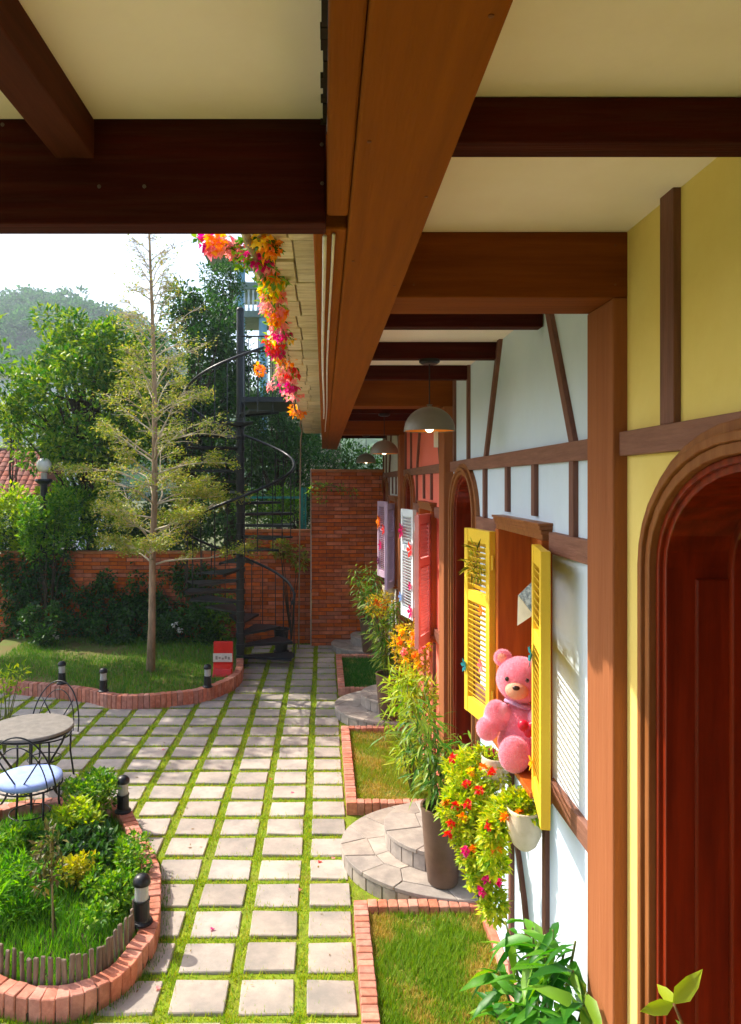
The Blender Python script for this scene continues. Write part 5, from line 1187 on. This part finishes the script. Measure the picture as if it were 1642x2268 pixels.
t = thing('foil_ornament', 'silver folded kite ornament hanging at the open window', 'ornament', at(1172, 1265, 3.42))
pts_ = [at(1200, 1268, 3.40), at(1148, 1318, 3.44), at(1182, 1362, 3.40), at(1146, 1386, 3.46), at(1206, 1318, 3.5)]
m = MB(); v = [Vector(p) for p in pts_]; bk = Vector((.015, .03, 0))
m.add([v[0], v[1], v[2], v[0] + bk, v[1] + bk, v[2] + bk], [(0, 1, 2), (5, 4, 3), (0, 3, 4, 1), (1, 4, 5, 2), (2, 5, 3, 0)]); m.build('upper_fold', mat('silver_foil', C('#d4d8da'), C('#7a848c'), rough=.25, metal=.6, scale=60, lo=.4, hi=.6), t)
m = MB(); m.add([v[1] - bk * .1, v[2] - bk * .1, v[3], v[1] + bk, v[2] + bk, v[3] + bk], [(0, 1, 2), (5, 4, 3), (0, 3, 4, 1), (1, 4, 5, 2), (2, 5, 3, 0)]); m.build('lower_fold', mat('cream_paper', C('#e8e0d0'), C('#d0c8b8'), rough=.5, scale=6), t)
m = MB(); m.tube([v[0], Vector((v[0].x + .03, v[0].y + .02, 2.5))], .0012, 4); m.build('thread', WHITE_PAINT, t)

# ------------------------------------------------------------------ fallen petals
PET = [(362, 1660, FL_MAG, 'fallen magenta bract on the paving, leftmost, toward the wire table'), (648, 1755, FL_MAG, 'fallen magenta bract on a paver level with the middle lawn strip end'), (708, 1908, FL_RED, 'fallen red bract in the grass joint beside the nearest round steps'),
       (738, 1900, FL_PINK, 'fallen pink bract touching the edge of the nearest round steps'), (350, 2188, FL_PINK, 'fallen pink bract in the shadow of the front brick kerb'), (470, 2057, FL_MAG, 'fallen dark bract on a paver right of the nearest bollard'), (600, 1725, FL_RED, 'fallen red bract lying mid court between pavers'), (665, 1970, FL_PINK, 'fallen pink bract near the corner of the nearest lawn strip')]
for (x, y, mm, lab) in PET:
    Y = K * (H - .02) / (y - VY); X = (x - VX) / K * Y
    V, F = leaves(np.array([(X, Y, .017)] * 3), np.array([(math.cos(a), math.sin(a), .05) for a in (0, 2.1, 4.2)]), np.array([.019] * 3), np.array([.017] * 3), .1, -.2, 2)
    o = foliage('fallen_petal', (V, F), mm); tagp(o, lab, 'petal', 'fallen bracts on the paving')

n = 90; lx = rng.uniform(-2.6, .15, n); ly = rng.uniform(4.0, 11.5, n); k_ = np.array([not (inside(FRONT, a, b) or inside(BACKPOLY, a, b)) for a, b in zip(lx, ly)]); lx, ly = lx[k_], ly[k_]; n = len(lx)
aa = rng.uniform(0, 6.28, n); foliage('leaf_litter', leaves(np.stack([lx, ly, np.full(n, .018)], 1), np.stack([np.cos(aa), np.sin(aa), np.zeros(n)], 1), rng.uniform(.015, .04, n), rng.uniform(.006, .014, n), .2, -.15, 1), leafmat('dry_leaf', ['#6a4a24', '#8a6a34', '#5a3a1c', '#a08a44']), label='scattered dry leaf bits on the courtyard paving', cat='leaf litter', kind='stuff')

# ------------------------------------------------------------------ far houses and hill
t = thing('tiled_roof_house', 'house with a weathered red tiled roof at the left edge', 'house', (-8, 17.5, 0))
m = MB(); m.box(-9.4, -6.72, 17.4, 20, 0, 2.45); m.build('wall', P_WHITE, t)
m = MB(); m.add([(-9.5, 17.0, 2.40), (-6.66, 17.0, 2.40), (-6.66, 18.4, 3.62), (-9.5, 18.4, 3.62), (-9.5, 19.8, 2.4), (-6.66, 19.8, 2.4)], [(0, 1, 2, 3), (3, 2, 5, 4), (1, 5, 2), (0, 3, 4)]); rf = m.build('roof', mat('tile_under', C('#6a3a2c'), rough=.9), t)
TILE = mat('roof_tile', C('#a8604a'), C('#8a4634'), rough=.85, scale=10, bump=.3, objrand=.22, dirt=C('#5a3a34'), dirt_amt=.5, dirt_scale=5)
tm = MB(); n = 6
tm.add([(.085 * math.cos(math.pi * k / n), yy, .03 * math.sin(math.pi * k / n) + (.012 if yy < 0 else 0)) for yy in (-.1, .1) for k in range(n + 1)] + [(.085 * math.cos(math.pi * k / n), -.1, .03 * math.sin(math.pi * k / n)) for k in range(n + 1)], [(k, k + 1, n + 2 + k, n + 1 + k) for k in range(n)] + [(k, 2 * n + 2 + k, 2 * n + 3 + k, k + 1) for k in range(n)])
tme = tm.mesh('roof_tile'); sl_ = math.atan2(1.22, 1.4); L_ = math.hypot(1.22, 1.4)
for r_ in range(11):
    for c_ in range(13):
        f = (r_ + .5) / 11; mk('tile', tme, TILE, rf, (-6.75 - c_ * .165 + random.uniform(-.006, .006), 17.0 + 1.4 * f, 2.40 + 1.22 * f + .02), (sl_, 0, random.uniform(-.03, .03)))
m = MB(); m.tube([(-9.5, 18.4, 3.66), (-6.6, 18.4, 3.66)], .07, 8); m.build('ridge', mat('ridge', C('#9a9088'), C('#7a726a'), rough=.9, scale=8), rf)

t = thing('white_house', 'white house glimpsed through the leaves at the left', 'house', (-11, 26, 0))
m = MB(); m.box(-13, -8.6, 26, 30, 0, 6.6); m.build('wall', mat('far_white', C('#e4e6ea'), C('#d6dade'), rough=.8, scale=2), t)
m = MB(); m.box(-13.3, -8.3, 25.7, 30.3, 6.6, 6.85); m.build('roof', mat('far_roof', C('#b0b0b4'), rough=.8), t)
for x in (-12.2, -10.9, -9.6):
    m = MB(); m.box(x - .4, x + .4, 25.96, 26.03, 3.9, 5.4); w_ = m.build('window', mat('far_frame', C('#f0f0f0'), rough=.6), t)
    m = MB(); m.box(x - .34, x + .34, 25.94, 25.975, 3.96, 5.34); m.build('pane', mat('far_glass', C('#4a5a66'), rough=.15), w_)

# house with blue columns and balcony, upper right
t = thing('balcony_house', 'tall house with a balcony, white balusters and pale blue columns above the stair', 'house', (-1.2, 19.5, 0))
BC = mat('blue_column', C('#8fc0d8'), C('#7fb0cc'), rough=.6, scale=4); CR = mat('far_cream', C('#c8b89a'), C('#b8a688'), rough=.8, scale=2)
D = 18.0
x0, x1 = at(505, 0, D)[0], at(760, 0, D)[0]
m = MB(); m.box(x0 + .9, x1, D + 1.6, D + 5, 0, 10.6); m.build('wall', CR, t)
for (ya, yb) in ((625, 640), (688, 702), (545, 560)):
    m = MB(); z1_ = at(0, ya, D)[2]; z0_ = at(0, yb, D)[2]; m.box(x0 if ya > 600 else x0 - .6, x1, D, D + 1.6, z0_, z1_); m.build('slab', mat('slab', C('#8a9a90'), C('#78887e'), rough=.8, scale=3), t)
for xx in (582, 533):
    m = MB(); X = at(xx, 0, D)[0]; m.lathe([(.1, at(0, 702, D)[2] - 3), (.1, at(0, 545, D)[2])], (X, D + .12, 0), 16); m.build('column', BC, t, smooth=False)
for k in range(10):
    x = x0 + .06 + k * .11; m = MB(); zb_ = at(0, 688, D)[2]; m.lathe([(.03, 0), (.03, .06), (.018, .12), (.035, .25), (.018, .42), (.03, .5), (.03, .54)], (x, D + .08, zb_), 8); m.build('baluster', WHITE_PAINT, t)
m = MB(); m.box(x0, x1, D + .02, D + .14, at(0, 688, D)[2] + .54, at(0, 688, D)[2] + .6); m.build('balcony_rail', WHITE_PAINT, t)
m = MB(); xw_ = at(620, 0, D)[0]; m.box(xw_ - .5, xw_ + .5, D + 1.55, D + 1.63, at(0, 685, D)[2] + .9, at(0, 640, D)[2] + .2); m.build('window', mat('far_glass', C('#4a5a66')), t)

# wooded hill
NX, NYg = 150, 60; xs = np.linspace(-185, 60, NX); ys = np.linspace(120, 320, NYg)
XX, YY = np.meshgrid(xs, ys); q = (YY - 120) / 200
e_ = np.interp(XX / YY, [-.9, -.44, -.385, -.33, -.28, -.2, 0, .4], [.25, .247, .25, .24, .226, .19, .10, .06])
ZZ = 2.8 + e_ * 250 * np.sin(np.pi / 2 * np.clip(q / .7, 0, 1.3)) - 4 + 2.0 * np.sin(XX * .13) * np.cos(YY * .11) + rng.normal(0, 1.0, XX.shape)
V = np.stack([XX.ravel(), YY.ravel(), ZZ.ravel() - .5], 1); i = (np.arange(NYg - 1)[:, None] * NX + np.arange(NX - 1)).ravel()
F = np.concatenate([np.stack([i, i + 1, i + NX + 1], 1), np.stack([i, i + NX + 1, i + NX], 1)])
hill = mk('hill', fast_mesh('hill', V, F), mat('hill_green', C('#3f5f34'), C('#2c4826'), rough=.95, scale=.15)); tagp(hill, kind='structure')
idx = rng.integers(0, len(V), 6000); base = V[idx]; base = base[(base[:, 0] / base[:, 1] < -.22) & (base[:, 0] / base[:, 1] > -.5)]
cl = [(p[0] + rng.normal(0, 1.2), p[1] + rng.normal(0, 1.2), p[2] + rng.uniform(.5, 3.0), s_, s_, s_ * .85) for p in base for s_ in (rng.uniform(1.6, 3.6),)]
foliage('hillside_wood', cluster_leaves(cl, 46, 1.3, 1.0, up=.3, rand=1.0), LF_WOOD, label='hazy green woods covering the far hill', cat='woods', kind='stuff')

# the air
hz = MB(); hz.box(-192, 112, -22, 335, -1.4, 78); vm = bpy.data.materials.new('haze_air'); vm.use_nodes = True; vn = vm.node_tree.nodes; vn.remove(vn['Principled BSDF'])
pv = vn.new('ShaderNodeVolumePrincipled'); pv.inputs['Color'].default_value = (.78, .92, 1.0, 1); pv.inputs['Density'].default_value = .0009; pv.inputs['Anisotropy'].default_value = .3
vm.node_tree.links.new(pv.outputs[0], vn['Material Output'].inputs['Volume'])
tagp(hz.build('haze', vm), label='thin bright haze in the air over the whole place', cat='haze', kind='stuff')
